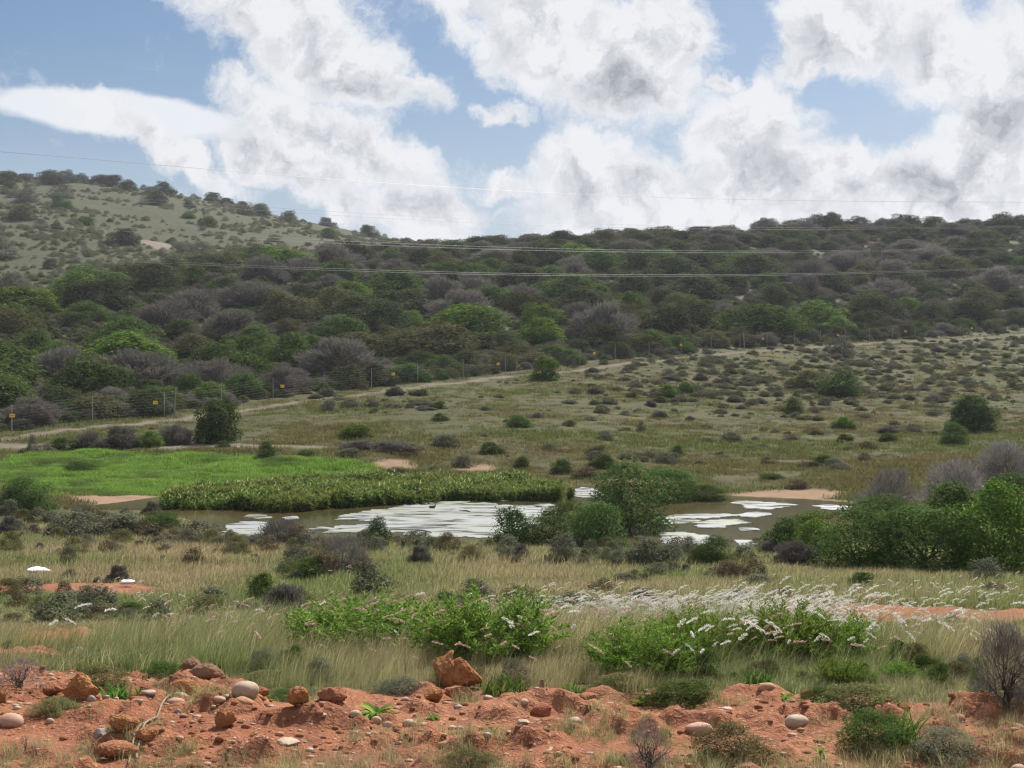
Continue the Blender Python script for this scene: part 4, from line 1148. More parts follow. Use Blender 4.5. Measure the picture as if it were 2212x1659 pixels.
# plumes
pw = [plume_stalk('white_plume_stalk', 400 + i, (G['stalk'], G['plume_white']), .30 + .05 * i, .5 + .12 * (i - 2), .07 + .012 * i, .014, 70) for i in range(5)]
pp = [plume_stalk('pink_plume_stalk', 420 + i, (G['stalk'], G['plume_pink']), .28 + .05 * i, .5 + .12 * (i - 2), .065 + .01 * i, .013, 65) for i in range(5)]
def plumes(name, protos, zones, label, seed, sc=(.65, 1.1)):
    rng = np.random.default_rng(seed); X = []
    for cx_, cy_, rx, ry, n in zones:
        a = rng.uniform(0, 6.283, n); r = np.sqrt(rng.random(n))
        X.append(np.stack([cx_ + rx * r * np.cos(a), cy_ + ry * r * np.sin(a)], 1))
    X = np.concatenate(X); Q = hit(X[:, 0], X[:, 1]); Q = Q[~np.isnan(Q[:, 0])]; n = len(Q)
    scatter(name, protos, Q, rng.normal(0, .45, n), rng.uniform(*sc, n), None, rng.normal(0, .10, (n, 2)), label)
# zones: image place of the stalk feet
plumes('white_plumes', pw, [(1430, 1372, 300, 46, 1250), (1230, 1360, 240, 40, 520), (1620, 1378, 160, 36, 520), (1900, 1392, 220, 40, 120), (1750, 1440, 120, 30, 44), (1500, 1470, 90, 26, 24), (1900, 1430, 200, 46, 46), (1980, 1300, 220, 22, 46),
                            (2150, 1320, 90, 24, 26), (1650, 1300, 150, 22, 30), (230, 1300, 110, 18, 26), (370, 1330, 160, 30, 16), (500, 1380, 300, 40, 22), (780, 1400, 150, 40, 12), (1100, 1440, 200, 30, 14), (130, 1180, 60, 12, 8),
                            (730, 1260, 100, 20, 14), (70, 1440, 40, 12, 5), (1150, 1340, 200, 20, 26)],
       'white feathery seed plumes of blown grass in front of the pond', 31)
plumes('pink_plumes', pp, [(960, 1364, 290, 30, 280), (760, 1420, 240, 50, 60), (500, 1420, 240, 50, 44), (1050, 1460, 260, 40, 34), (1400, 1440, 260, 50, 34), (1750, 1330, 300, 26, 46), (700, 1260, 120, 24, 26), (2080, 1320, 130, 24, 22), (1750, 1470, 240, 30, 16), (380, 1400, 120, 40, 18), (1580, 1400, 160, 30, 30)],
       'pinkish feathery seed plumes of blown grass in front of the pond', 32)

# water plants
def reed_plant(seed):
    rng = np.random.default_rng(seed); b = B()
    for s_ in range(5):
        a = rng.random() * 6.283; q = .14 * rng.random(); h = rng.uniform(.35, .72)
        base = np.array([q * math.cos(a), q * math.sin(a), -.15]); tip = base + np.array([rng.normal() * .09, rng.normal() * .09, h + .15])
        t = np.linspace(0, 1, 3)[:, None]
        tube(base + (tip - base) * t, .008, 4, .1, b)
        k = 10; tt = rng.uniform(.3, 1, k)[:, None]
        Pp = base + (tip - base) * tt; T = rand_dir(rng, k, .75); Nn = rand_dir(rng, k, 1.5)
        V, Fc = kites(Pp, T, Nn, rng.uniform(.22, .42, k), rng.uniform(.05, .10, k), .25)
        b.add(V, Fc, rng.random(k))
    return b.mesh('water_plant', G['reed'])
REED = np.array([pond_xy(*p) for p in [(332, 1088), (345, 1101), (480, 1104), (640, 1107), (740, 1100), (860, 1090), (1000, 1084), (1120, 1082), (1200, 1082), (1228, 1070), (1185, 1052), (1000, 1043), (720, 1047), (600, 1054), (500, 1064), (400, 1078)]])
rng = np.random.default_rng(41)
lo, hi = REED.min(0) - 1, REED.max(0) + 1
Q = rng.uniform(lo, hi, (12000, 2))
s_ = poly_sdf(Q[:, 0], Q[:, 1], REED) + 3.2 * (fbm(Q[:, 0] / 1.8, Q[:, 1] / 1.8, 3, 251) - .46)
Q = Q[s_ < -.1][:4200]; n = len(Q)
Z = np.maximum(ZP, z_smooth(Q[:, 0], Q[:, 1]))
scatter('water_plants', [reed_plant(430 + i) for i in range(5)], np.column_stack([Q, Z]), rng.uniform(0, 6.28, n), .1 + .95 * fbm(Q[:, 0] / 1.6, Q[:, 1] / 1.6, 3, 253) + .4 * rng.random(n), np.clip(fbm(Q[:, 0] / 2.5, Q[:, 1] / 2.5, 3, 257) * 2 - .6, 0, 1), label='dense bed of broad leaved green water plants at the pond')

# low scrub
P, m, px, py, sd, rng = field(30000, 108, 640, .42, 15)
scr = (m['hill'] > .5) & (m['track'] < .4)
P, px, py = P[scr], px[scr], py[scr]
md_ok = rng.random(len(P)) < .85
P, px, py = P[md_ok], px[md_ok], py[md_ok]; n = len(P)
SC = [VAR['greygreen'][0][0], VAR['greygreen'][1][0], VAR['grey'][0][0], VAR['grey'][1][0], VAR['olive'][0][0], VAR['brown'][0][0], VAR['green'][0][0]]
pr = np.array([.24, .22, .12, .08, .14, .06, .14])
sz = rng.uniform(.9, 2.6, n) * (1 + np.maximum(0, P[:, 1] - 200) / 450)
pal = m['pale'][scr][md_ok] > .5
S3 = np.stack([sz, sz, sz * rng.uniform(.35, .6, n)], 1)
scatter('hill_scrub', SC, P[~pal], rng.uniform(0, 6.28, n)[~pal], S3[~pal], label='low grey green scrub between the hillside bushes', pid=rng.choice(7, n, p=pr)[~pal])
M['palescrub'] = leaf_mat('pale_scrub_leaf', (.12, .135, .072), (.19, .19, .115), (.17, .20, .085), .4)  # drier, paler cover; the left hill's sunlit tone is also in this colour
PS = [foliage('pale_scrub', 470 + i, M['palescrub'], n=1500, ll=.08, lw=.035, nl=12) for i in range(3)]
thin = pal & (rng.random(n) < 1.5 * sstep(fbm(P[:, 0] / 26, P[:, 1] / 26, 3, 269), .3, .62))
scatter('pale_hill_scrub', PS, P[thin], rng.uniform(0, 6.28, n)[thin], S3[thin] * (.45 + .5 * rng.random((thin.sum(), 1))), label='pale dry scrub covering the left hill, sunlit tone in its colour')
P, m, px, py, sd, rng = field(13000, 88, 265, .42, 16)
dn = .02 + 1.0 * sstep(px, 1100, 1550) * sstep(925 - py, 0, 110) + .45 * sstep(m['track'], .1, .3) * 0 + .34 * sstep(fbm(P[:, 0] / 9, P[:, 1] / 9, 3, 263), .54, .72)
k = (m['hill'] < .5) & (m['track'] < .2) & (sd > 1.5) & (m['lush'] < .4) & (rng.random(len(P)) < dn)
P = P[k]; n = len(P); sz = .3 + 1.7 * rng.random(n) ** 2.5
scatter('field_scrub', SC, P, rng.uniform(0, 6.28, n), np.stack([sz * 1.2, sz * 1.2, sz * rng.uniform(.22, .5, n)], 1), label='small dull shrubs dotted over the pasture below the fence', pid=rng.choice(7, n, p=[.36, .30, .06, .04, .12, .06, .06]))
P, m, px, py, sd, rng = field(4500, 14, 66, .44, 17)
k = (sd > .8) & (m['red'] < .3) & (rng.random(len(P)) < .01 + .95 * sstep(ell(px, py, [(240, 1138, 330, 34), (700, 1185, 420, 16), (1300, 1205, 330, 18), (700, 1245, 130, 30)]), .05, .4) + .25 * sstep(py, 1225, 1175) + .12 * sstep(fbm(P[:, 0] / 5, P[:, 1] / 5, 3, 273), .55, .7))
P = P[k]; n = len(P); sz = .25 + .9 * rng.random(n) ** 2
scatter('meadow_scrub', [VAR['greygreen'][0][0], VAR['greygreen'][2][0], VAR['grey'][0][0], VAR['lowolive'][0][0], VAR['brown'][0][0]], P, rng.uniform(0, 6.28, n), np.stack([sz, sz, sz * rng.uniform(.5, .8, n)], 1), label='small dull shrublets in the meadow before the pond')

# grit on the red soil
def stone_mesh(name, seed, mat, sub=2, rough=.12, flat=.6, angular=0.0):
    import bmesh
    rng = np.random.default_rng(seed)
    bm = bmesh.new(); bmesh.ops.create_icosphere(bm, subdivisions=sub, radius=.5)
    K = rng.normal(size=(7, 3)); ph = rng.random(7) * 6.28
    ax = rand_dir(rng, 6)
    for v in bm.verts:
        p = np.array(v.co); q = p / np.linalg.norm(p)
        r = 1 + rough * sum(math.sin(K[i] @ q * 2.2 + ph[i]) for i in range(7)) / 3.0
        if angular:
            for a in ax:
                c = a @ q
                if c * r > 1 - angular: r = min(r, (1 - angular) / max(c, .2))
        v.co = Vector(q * .5 * r)
        v.co.z *= flat
    for f in bm.faces: f.smooth = not angular
    me = bpy.data.meshes.new(name); bm.to_mesh(me); bm.free(); me.materials.append(mat)
    return me
MS = {}
MS['tan'] = solid_mat('tan_stone', (.36, .235, .15), (.44, .32, .22), 5, .75, .15, .3, (.28, .16, .10))
MS['orange'] = solid_mat('orange_stone', (.35, .175, .09), (.43, .25, .14), 5, .8, .2, .25, (.27, .12, .06))
MS['pale'] = solid_mat('pale_stone', (.36, .265, .185), (.44, .35, .26), 5, .7, .15, .3, (.29, .17, .105))
MS['grey'] = solid_mat('grey_stone', (.23, .20, .19), (.33, .29, .265), 5, .75, .2, .3, (.34, .21, .14))
MS['pink'] = solid_mat('pink_stone', (.36, .20, .135), (.43, .27, .20), 4, .75, .12, .3)
MS['clod'] = solid_mat('red_clod', (.26, .105, .055), (.33, .145, .08), 3, .95, .6, .1, (.18, .068, .036))
MS['ochre'] = solid_mat('ochre_clod', (.31, .135, .055), (.38, .18, .08), 3, .95, .6, .1, (.22, .085, .038))
MS['brown'] = solid_mat('brown_clod', (.20, .12, .075), (.26, .155, .10), 3, .95, .6, .1, (.20, .10, .055))
MS['redbrown'] = solid_mat('red_brown_rock', (.27, .095, .055), (.34, .135, .08), 3, .9, .5, .15, (.22, .07, .04))
P, m, px, py, sd, rng = field(34000, 5.4, 10, .58, 18)
cl = fbm(P[:, 0] * 2.2, P[:, 1] * 2.2, 3, 281)
k = (m['red'] > .6) & (rng.random(len(P)) < np.clip(cl * 1.5 - .45, .05, 1))
P = P[k][:12000]; n = len(P)
sz = .006 + .045 * rng.random(n) ** 5
scatter('gravel', [stone_mesh('grit', 450 + i, MS[q], 1, .2, .6) for i, q in enumerate(['orange', 'clod', 'tan', 'clod', 'pale', 'clod', 'ochre'])], P, rng.uniform(0, 6.28, n), sz, label='small grit and crumbs of soil on the red ground')

# sparse grass and weeds on the red soil
P, m, px, py, sd, rng = field(9000, 5.4, 9.5, .44, 19)
z1 = ell(px, py, [(80, 1640, 190, 40), (330, 1640, 130, 30), (960, 1650, 260, 34), (600, 1660, 300, 26), (1500, 1655, 300, 36), (1900, 1655, 420, 46), (2150, 1600, 160, 60), (1850, 1560, 160, 30), (430, 1498, 130, 18), (150, 1540, 160, 22), (1500, 1518, 260, 16), (2000, 1560, 160, 26), (1010, 1515, 40, 12), (1060, 1590, 60, 26), (620, 1510, 130, 14)])
k = (np.maximum(z1, .12) + .9 * (fbm(P[:, 0] * 3, P[:, 1] * 3, 3, 291) - .5) > .24) & (rng.random(len(P)) < .8)
P = P[k]; n = len(P)
scatter('soil_grass', near_p, P, rng.uniform(0, 6.28, n), .10 + .22 * rng.random(n) ** 2, np.clip(fbm(P[:, 0] * 1.5, P[:, 1] * 1.5, 3, 293) * 2 - .5, 0, 1), label='sparse short grass sprouting on the red soil')

# ------------------------------------------------------------------ stones and clods on the red soil
STONES = [  # x, centre row, width, height (photo frame), material, angular, label
 (525, 1518, 64, 38, 'pale', 0, 'large pale tan stone lying on the red soil, largest left of the middle'),
 (14, 1542, 62, 34, 'pink', 0, 'large round pinkish stone cut by the left edge'),
 (385, 1508, 44, 22, 'grey', 0, 'flat grey violet stone beside the bend of the dry root'),
 (375, 1526, 42, 18, 'pink', 0, 'flat pale pink stone in front of the grey violet one'),
 (524, 1535, 44, 17, 'orange', 0, 'smooth orange stone in front of the large pale tan stone'),
 (470, 1533, 34, 15, 'tan', 0, 'low tan stone left of the smooth orange one'),
 (383, 1542, 16, 12, 'grey', 0, 'small blue grey pebble below the flat pink stone'),
 (318, 1527, 36, 12, 'pale', 0, 'flat pale stone left of the dry root'),
 (213, 1598, 40, 27, 'grey', .3, 'grey wedge shaped stone left of the forked root'),
 (196, 1511, 18, 17, 'grey', 0, 'small upright grey stone at the foot of the orange clod'),
 (162, 1498, 32, 25, 'pink', 0, 'round pink stone against the orange clod'),
 (165, 1414, 30, 18, 'grey', .2, 'whitish grey stone among grass on the left, higher up'),
 (182, 1422, 26, 20, 'tan', 0, 'tan stone touching the whitish grey one'),
 (55, 1421, 26, 12, 'tan', 0, 'tan stone on the left bare patch nearest the left edge'),
 (103, 1420, 28, 11, 'orange', 0, 'flat orange stone on the left bare patch'),
 (767, 1559, 29, 18, 'tan', 0, 'tan cobble, leftmost of four below the weed rosette'),
 (812, 1559, 27, 16, 'tan', 0, 'tan cobble, second of four below the weed rosette'),
 (837, 1562, 24, 14, 'pink', 0, 'pinkish cobble, third of four below the weed rosette'),
 (884, 1562, 33, 16, 'tan', 0, 'wide tan cobble, rightmost of four below the weed rosette'),
 (874, 1511, 20, 9, 'pale', 0, 'small pale stone left of the big two peaked clod'),
 (1054, 1516, 24, 11, 'pale', 0, 'pale flat stone right below the coarse grass clump'),
 (1107, 1509, 25, 7, 'pale', 0, 'thin white flat stone below the coarse grass clump'),
 (1207, 1493, 20, 15, 'orange', 0, 'round orange stone on top of the red bank'),
 (1214, 1512, 28, 26, 'tan', .25, 'upright tan stone below the round orange one'),
 (1155, 1500, 20, 19, 'redbrown', .3, 'red triangular stone beside the stub of wood'),
 (1170, 1537, 60, 38, 'redbrown', .3, 'large dark red rock in the middle of the red soil'),
 (1130, 1542, 26, 15, 'tan', 0, 'tan pebble touching the large dark red rock'),
 (1111, 1550, 15, 9, 'pale', .2, 'small white pebble left of the dark red rock'),
 (1130, 1569, 38, 15, 'pale', .35, 'pale angular slab below the dark red rock'),
 (1242, 1561, 38, 17, 'pale', 0, 'pale oval stone right of the dark red rock'),
 (976, 1574, 21, 10, 'tan', 0, 'small tan stone alone on bare soil left of the slab'),
 (960, 1617, 37, 17, 'orange', 0, 'half buried orange stone near the bottom edge'),
 (1189, 1640, 23, 9, 'pale', 0, 'pale pebble near the bottom edge, middle'),
 (1279, 1507, 18, 7, 'pale', 0, 'thin pale pebble at the back of the red bank'),
 (1319, 1518, 21, 9, 'pale', 0, 'pale pebble at the end of the ridge on the red bank'),
 (1114, 1582, 27, 13, 'redbrown', 0, 'half buried brown stone below the pale slab'),
 (809, 1580, 19, 10, 'tan', 0, 'small tan pebble below the second cobble'),
 (1660, 1507, 42, 20, 'orange', 0, 'round orange stone at the grass edge, left of a yellower one'),
 (1748, 1505, 38, 22, 'ochre', 0, 'yellow orange stone at the grass edge on the right'),
 (1725, 1565, 57, 33, 'pale', 0, 'large pale stone blotched with orange, right of the middle'),
 (1513, 1569, 62, 30, 'pink', 0, 'large half buried pinkish tan stone right of the middle'),
 (1571, 1534, 29, 12, 'pale', 0, 'pale flat stone above the pinkish tan one'),
 (2073, 1554, 36, 19, 'orange', 0, 'round orange tan stone on the right, below the twiggy shrub'),
 (2113, 1567, 18, 10, 'tan', 0, 'small tan pebble beside the round orange tan stone'),
 (2178, 1570, 30, 16, 'redbrown', 0, 'reddish stone at the right edge above the orange one'),
 (2196, 1590, 52, 25, 'orange', 0, 'large orange stone cut by the right edge'),
 (2205, 1650, 40, 30, 'tan', 0, 'tan stone in the bottom right corner'),
 (298, 1548, 20, 10, 'tan', 0, 'small tan stone left of the root bend'),
 (300, 1570, 22, 16, 'ochre', .2, 'yellowish stone touching the root, left side'),
 (106, 1548, 22, 14, 'tan', 0, 'small tan stone right of the large round stone'),
 (250, 1522, 14, 14, 'pale', .2, 'small pale stone among grass tufts left of the flat pale one'),
 (692, 1569, 28, 10, 'pale', 0, 'small pale stone left of the four cobbles'),
 (617, 1607, 60, 14, 'pale', .3, 'long flat pale slab near the bottom left of the middle'),
 (530, 1580, 22, 12, 'redbrown', 0, 'small dark stone right of the cube shaped clod'),
]
for i, (x, yc, w, h, mt, ang, lab) in enumerate(STONES):
    p = hit(x, yc + h * .42)[0]; d = p[1]; W = w / F * d; H = h / F * d
    me = stone_mesh('stone', 500 + i, MS[mt], 3, .10 if not ang else .14, 1.0, ang)
    o = obj('stone', me, None, (p[0], p[1] + W * .3, p[2] + H * .17), (random.uniform(-.1, .1), random.uniform(-.12, .12), random.uniform(-.3, .3)), (W * .95, W * random.uniform(.65, .85), H * 1.12))
    tag(o, lab, 'stone', 'stones on the red soil')


def clod_mesh(seed, mat, lobes, sub=4, amp=.13):
    """a lump of dried soil: union of lobes seen from its heart, broken by ridged noise"""
    import bmesh
    bm = bmesh.new(); bmesh.ops.create_icosphere(bm, subdivisions=sub, radius=1)
    C = np.array([l[:3] for l in lobes]); R = np.array([l[3] for l in lobes])
    rng = np.random.default_rng(seed); off = rng.random(3) * 50
    cuts = np.column_stack([rand_dir(rng, 7), rng.uniform(.26, .44, 7)])
    for v in bm.verts:
        q = np.array(v.co); best = .12
        for c, r in zip(C, R):
            b_ = q @ c; disc = b_ * b_ - (c @ c - r * r)
            if disc > 0: best = max(best, b_ + math.sqrt(disc))
        p = q * best
        for a_ in cuts:
            c_ = a_[:3] @ p
            if c_ > a_[3]: p = p - a_[:3] * (c_ - a_[3]) * .85
        n1 = float(fbm(p[0] * 5 + off[0] + p[2] * 3, p[1] * 5 + off[1] - p[2] * 4, 3, seed)); n2 = float(fbm(p[0] * 15 + off[2] + 9 * p[2], p[1] * 15 - 7 * p[2], 2, seed + 5))
        p = p * (1 + amp * 2.2 * (n1 - .5) + amp * .9 * (abs(n2 - .5) * 2 - .4))
        v.co = Vector(p)
    me = bpy.data.meshes.new('clod'); bm.to_mesh(me); bm.free(); me.materials.append(mat)
    return me


CLODS = [
 (987, 1492, 112, 82, 'ochre', [(-.26, 0, .34, .28), (-.22, 0, .1, .34), (.26, 0, .06, .30), (.36, 0, -.1, .28), (.1, .05, -.15, .40), (-.22, 0, .56, .17), (.2, 0, .2, .2)], 'big two peaked orange clod at the edge of the red soil'),
 (990, 1512, 70, 30, 'clod', [(0, 0, 0, .5), (.3, 0, -.05, .28), (-.3, 0, -.05, .25)], 'crumbling red clod at the foot of the big two peaked one'),
 (938, 1519, 44, 32, 'ochre', [(0, 0, 0, .5), (.1, 0, .2, .3)], 'rounded orange clod left of the big two peaked one'),
 (165, 1516, 78, 62, 'ochre', [(0, 0, .1, .4), (-.1, 0, .4, .25), (.25, 0, -.15, .35), (-.25, 0, -.2, .3)], 'tall sloping orange clod on the left'),
 (385, 1512, 90, 40, 'ochre', [(0, 0, 0, .42), (.2, 0, 0, .36), (-.25, 0, -.1, .3)], 'broad orange clod behind the grey violet stone'),
 (408, 1462, 52, 32, 'brown', [(0, 0, 0, .48), (.2, 0, -.1, .35)], 'brown earthy clod beside the low dark shrub'),
 (440, 1482, 80, 34, 'brown', [(0, 0, 0, .45), (-.3, 0, -.1, .3), (.3, 0, -.1, .3)], 'wide brown clod behind the broad orange one'),
 (484, 1586, 50, 36, 'ochre', [(-.14, 0, 0, .42), (.16, .1, .02, .42)], 'cube like orange brown clod on open red soil'),
 (642, 1568, 46, 42, 'ochre', [(0, 0, 0, .42), (-.12, 0, .2, .26), (.1, 0, -.2, .35)], 'angular orange clod left of the weed rosette'),
 (715, 1555, 66, 34, 'clod', [(0, 0, 0, .42), (.28, 0, -.05, .3), (-.28, 0, -.05, .32)], 'broad red clod beside the weed rosette'),
 (262, 1612, 70, 36, 'ochre', [(0, 0, 0, .42), (.28, 0, .0, .3), (-.28, 0, -.1, .3)], 'orange clod behind the forked root end'),
 (312, 1618, 46, 28, 'ochre', [(0, 0, 0, .46), (.2, 0, -.1, .3)], 'small yellowish clod right of the forked root'),
 (3, 1516, 18, 26, 'ochre', [(0, 0, 0, .46)], 'narrow orange clod at the left edge above the round stone'),
 (110, 1500, 44, 26, 'clod', [(0, 0, 0, .46), (.2, 0, -.1, .3)], 'red clod left of the tall sloping one'),
 (1485, 1514, 46, 26, 'clod', [(0, 0, 0, .46), (.2, 0, -.1, .3)], 'red clod at the grass edge right of the middle'),
 (1270, 1512, 60, 16, 'clod', [(0, 0, 0, .42), (.3, 0, -.05, .3), (-.3, 0, -.05, .32)], 'low ridge shaped red clod on the bank'),
 (1955, 1555, 30, 20, 'ochre', [(0, 0, 0, .46)], 'small orange clod under the olive shrub on the right'),
 (250, 1642, 90, 34, 'clod', [(0, 0, 0, .42), (.3, 0, -.05, .3), (-.3, 0, -.05, .32)], 'red clod at the bottom edge on the left'),
 (560, 1520, 40, 20, 'clod', [(0, 0, 0, .42), (.3, 0, -.05, .3)], 'small red clod right of the large pale tan stone'),
]
for i, (x, yb, w, h, mt, lob, lab) in enumerate(CLODS):
    p = hit(x, yb)[0]; d = p[1]; W = w / F * d; H = h / F * d
    me = clod_mesh(700 + i, MS[mt], lob, 5 if i == 0 else 4)
    V = np.array([v.co for v in me.vertices]); lo_, hi_ = V.min(0), V.max(0)
    sx = W / (hi_[0] - lo_[0]); sz_ = H * 1.12 / (hi_[2] - lo_[2])
    o = obj('clod', me, None, (p[0] - sx * (lo_[0] + hi_[0]) / 2, p[1] + W * .3, p[2] - sz_ * lo_[2] - H * .12), None, (sx, sx * .85, sz_))
    tag(o, lab, 'clod', 'clods of red soil')

# ------------------------------------------------------------------ dry root, stub, sprigs, rosettes
def path3(pts, lift):
    Q = hit([p[0] for p in pts], [p[1] for p in pts]); Q[:, 2] += lift
    t = np.linspace(0, len(Q) - 1, (len(Q) - 1) * 4 + 1)
    out = np.stack([np.interp(t, np.arange(len(Q)), Q[:, k]) for k in range(3)], 1)
    for _ in range(2): out[1:-1] = (out[:-2] + 2 * out[1:-1] + out[2:]) / 4
    return out
M['root'] = solid_mat('dry_root', (.22, .16, .115), (.30, .23, .17), 20, .85, .3)
b = B()
main = path3([(443, 1499), (425, 1496), (408, 1504), (397, 1514), (369, 1521), (350, 1540), (340, 1560), (327, 1573), (313, 1583), (309, 1597), (301, 1620), (294, 1638), (297, 1650)], .014)
tube(main, np.interp(np.linspace(0, 1, len(main)), [0, .5, 1], [.003, .0055, .0042]), 7, .5, b)
root = obj('root', b.mesh('root', M['root'], True)); tag(root, 'curved dry pale root lying on the left red soil, forked at its near end', 'root')
b = B(); br = path3([(313, 1583), (303, 1588), (291, 1614), (283, 1637), (277, 1660)], .016)
tube(br, np.linspace(.005, .003, len(br)), 7, .5, b); obj('branch', b.mesh('branch', M['root'], True), root)
b = B(); p = hit(1169, 1504)[0]
tube([(p[0], p[1], p[2] - .03), (p[0] + .002, p[1], p[2] + .04), (p[0] + .004, p[1] + .003, p[2] + .085)], [.012, .0115, .009], 7, .5, b)
M['wood'] = solid_mat('weathered_wood', (.20, .12, .075), (.27, .17, .11), 30, .9, .4)
tag(obj('wooden_stub', b.mesh('wooden_stub', M['wood'])), 'short brown wooden stub standing in the red bank', 'stub')


def rosette(seed, mat, n=16, ln=.14, wd=.035, up=.5):
    """broad leaves spreading from one point, each with a fold along the middle"""
    rng = np.random.default_rng(seed); b = B()
    for i in range(n):
        a = i * 2.4 + rng.normal() * .2; L_ = ln * rng.uniform(.6, 1.15); e = up * rng.uniform(.4, 1.3)
        t = np.linspace(0, 1, 6); r = L_ * t; z = L_ * (e * t - (.45 + .2 * rng.random()) * t ** 2) + .004
        C = np.stack([r * math.cos(a), r * math.sin(a), z], 1); sv = np.array([-math.sin(a), math.cos(a), 0])
        w = wd * np.sin(np.clip(t * .92 + .08, 0, 1) * math.pi) ** .7 * rng.uniform(.7, 1.1) * .5
        V = np.concatenate([C - sv * w[:, None] + [0, 0, .25] * w[:, None], C, C + sv * w[:, None] + [0, 0, .25] * w[:, None]])
        Fc = [(j, j + 6, j + 7, j + 1) for j in range(5)] + [(j + 6, j + 12, j + 13, j + 7) for j in range(5)]
        b.add(V, Fc, rng.random())
    return b.mesh('weed', mat)


for i, (x, yb, w, n, up, lab) in enumerate([
    (810, 1552, 112, 20, .7, 'broad leaved green weed rosette on the red soil behind four cobbles'),
    (935, 1562, 44, 10, .6, 'small weed rosette right of the larger one'),
    (1000, 1518, 36, 10, .5, 'tiny grey green weed below the big two peaked clod'),
    (1440, 1510, 70, 14, 1.1, 'pale leafy weed at the grass edge right of the stub'),
    (1385, 1512, 60, 12, .8, 'green leafy weed at the grass edge, nearest the stub'),
    (1790, 1520, 70, 14, .8, 'green weed behind the blotched stone'),
    (1700, 1522, 60, 12, .7, 'low weed left of the yellow orange stone'),
    (1066, 1592, 30, 10, 1.3, 'thin pale weed on open red soil below the slab'),
    (560, 1512, 60, 14, .6, 'green weed behind the large pale tan stone'),
    (640, 1516, 60, 14, .6, 'green weed right of the large pale tan stone'),
    (1775, 1645, 50, 12, 1.2, 'blue green leafy weed near the bottom edge on the right'),
    (440, 1510, 50, 12, .7, 'small green weed behind the broad orange clod')]):
    p = hit(x, yb)[0]; W = w / F * p[1]
    e = obj('weed', rosette(800 + i, M['fresh'], n, W * .55, W * .16, up), None, (p[0], p[1] + W * .2, p[2]))
    tag(e, lab, 'weed', 'weeds on the red soil')
M['coarse'] = leaf_mat('coarse_grass_blade', (.07, .16, .03), (.15, .26, .06), (.26, .28, .09), .35)
for i, (x, yb, w, h, lab) in enumerate([(1090, 1500, 140, 62, 'coarse bright green grass clump right of the big two peaked clod'),
                                        (245, 1512, 80, 52, 'green grass tuft right of the tall sloping clod'),
                                        (300, 1508, 70, 40, 'bright grass tuft left of the broad orange clod'),
                                        (1240, 1506, 70, 34, 'short bright grass tuft at the top of the red bank'),
                                        (1960, 1620, 120, 90, 'long bladed fresh grass tuft in the low shrub on the right'),
                                        (1640, 1500, 80, 44, 'grass tuft behind the round orange stone on the right')]):
    p = hit(x, yb)[0]; W = w / F * p[1]; H = h / F * p[1]
    tag(obj('grass_tuft', blades('grass_tuft', 840 + i, M['coarse'], 90, W * .34, (H * .45, H * 1.1), .012, (.05, 0), .8, 5), None, (p[0], p[1] + W * .25, p[2])), lab, 'grass tuft', 'bright grass tufts at the edge of the red soil')
for i, (x, yb, w, h, lab) in enumerate([(10, 1642, 34, 44, 'pale dry forked sprig at the left edge near the bottom'), (55, 1640, 36, 56, 'pale dry forked sprig second from the bottom left corner'),
                                        (1076, 1659, 20, 30, 'pale dry sprig at the bottom edge, middle')]):
    p = hit(x, yb)[0]; W = w / F * p[1]; H = h / F * p[1]
    o = obj('dry_sprig', stems('dry_sprig', 860 + i, M['root'], 5, .03, .4, .9, .05, 2), None, tuple(p), None, (W, W, H)); tag(o, lab, 'sprig')

# ------------------------------------------------------------------ things on and by the pond
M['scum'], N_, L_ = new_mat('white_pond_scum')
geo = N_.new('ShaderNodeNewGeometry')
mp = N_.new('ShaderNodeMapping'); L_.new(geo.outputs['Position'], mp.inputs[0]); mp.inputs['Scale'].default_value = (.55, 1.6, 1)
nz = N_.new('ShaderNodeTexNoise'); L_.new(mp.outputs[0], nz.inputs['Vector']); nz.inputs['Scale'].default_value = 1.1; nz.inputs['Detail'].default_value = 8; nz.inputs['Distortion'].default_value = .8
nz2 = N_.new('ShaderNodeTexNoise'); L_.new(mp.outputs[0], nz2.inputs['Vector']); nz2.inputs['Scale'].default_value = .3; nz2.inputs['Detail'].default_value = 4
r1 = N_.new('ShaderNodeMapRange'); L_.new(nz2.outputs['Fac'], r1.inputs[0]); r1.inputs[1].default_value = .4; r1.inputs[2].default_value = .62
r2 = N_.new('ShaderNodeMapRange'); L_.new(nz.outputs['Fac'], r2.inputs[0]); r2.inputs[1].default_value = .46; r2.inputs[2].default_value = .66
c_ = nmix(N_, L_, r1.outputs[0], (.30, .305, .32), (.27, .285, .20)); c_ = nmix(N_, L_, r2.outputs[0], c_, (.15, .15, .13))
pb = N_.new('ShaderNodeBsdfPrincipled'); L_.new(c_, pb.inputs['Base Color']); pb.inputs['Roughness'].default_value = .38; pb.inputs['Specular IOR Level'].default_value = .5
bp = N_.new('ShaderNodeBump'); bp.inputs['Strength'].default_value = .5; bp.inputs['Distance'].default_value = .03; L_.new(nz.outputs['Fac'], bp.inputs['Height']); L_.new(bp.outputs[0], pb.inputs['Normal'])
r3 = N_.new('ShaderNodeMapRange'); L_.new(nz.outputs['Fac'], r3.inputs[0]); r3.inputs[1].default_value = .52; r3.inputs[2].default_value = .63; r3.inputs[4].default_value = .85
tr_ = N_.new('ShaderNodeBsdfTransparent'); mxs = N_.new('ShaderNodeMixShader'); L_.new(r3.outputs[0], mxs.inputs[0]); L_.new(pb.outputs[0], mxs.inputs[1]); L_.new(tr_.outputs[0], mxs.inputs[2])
om = N_.new('ShaderNodeOutputMaterial'); L_.new(mxs.outputs[0], om.inputs['Surface'])

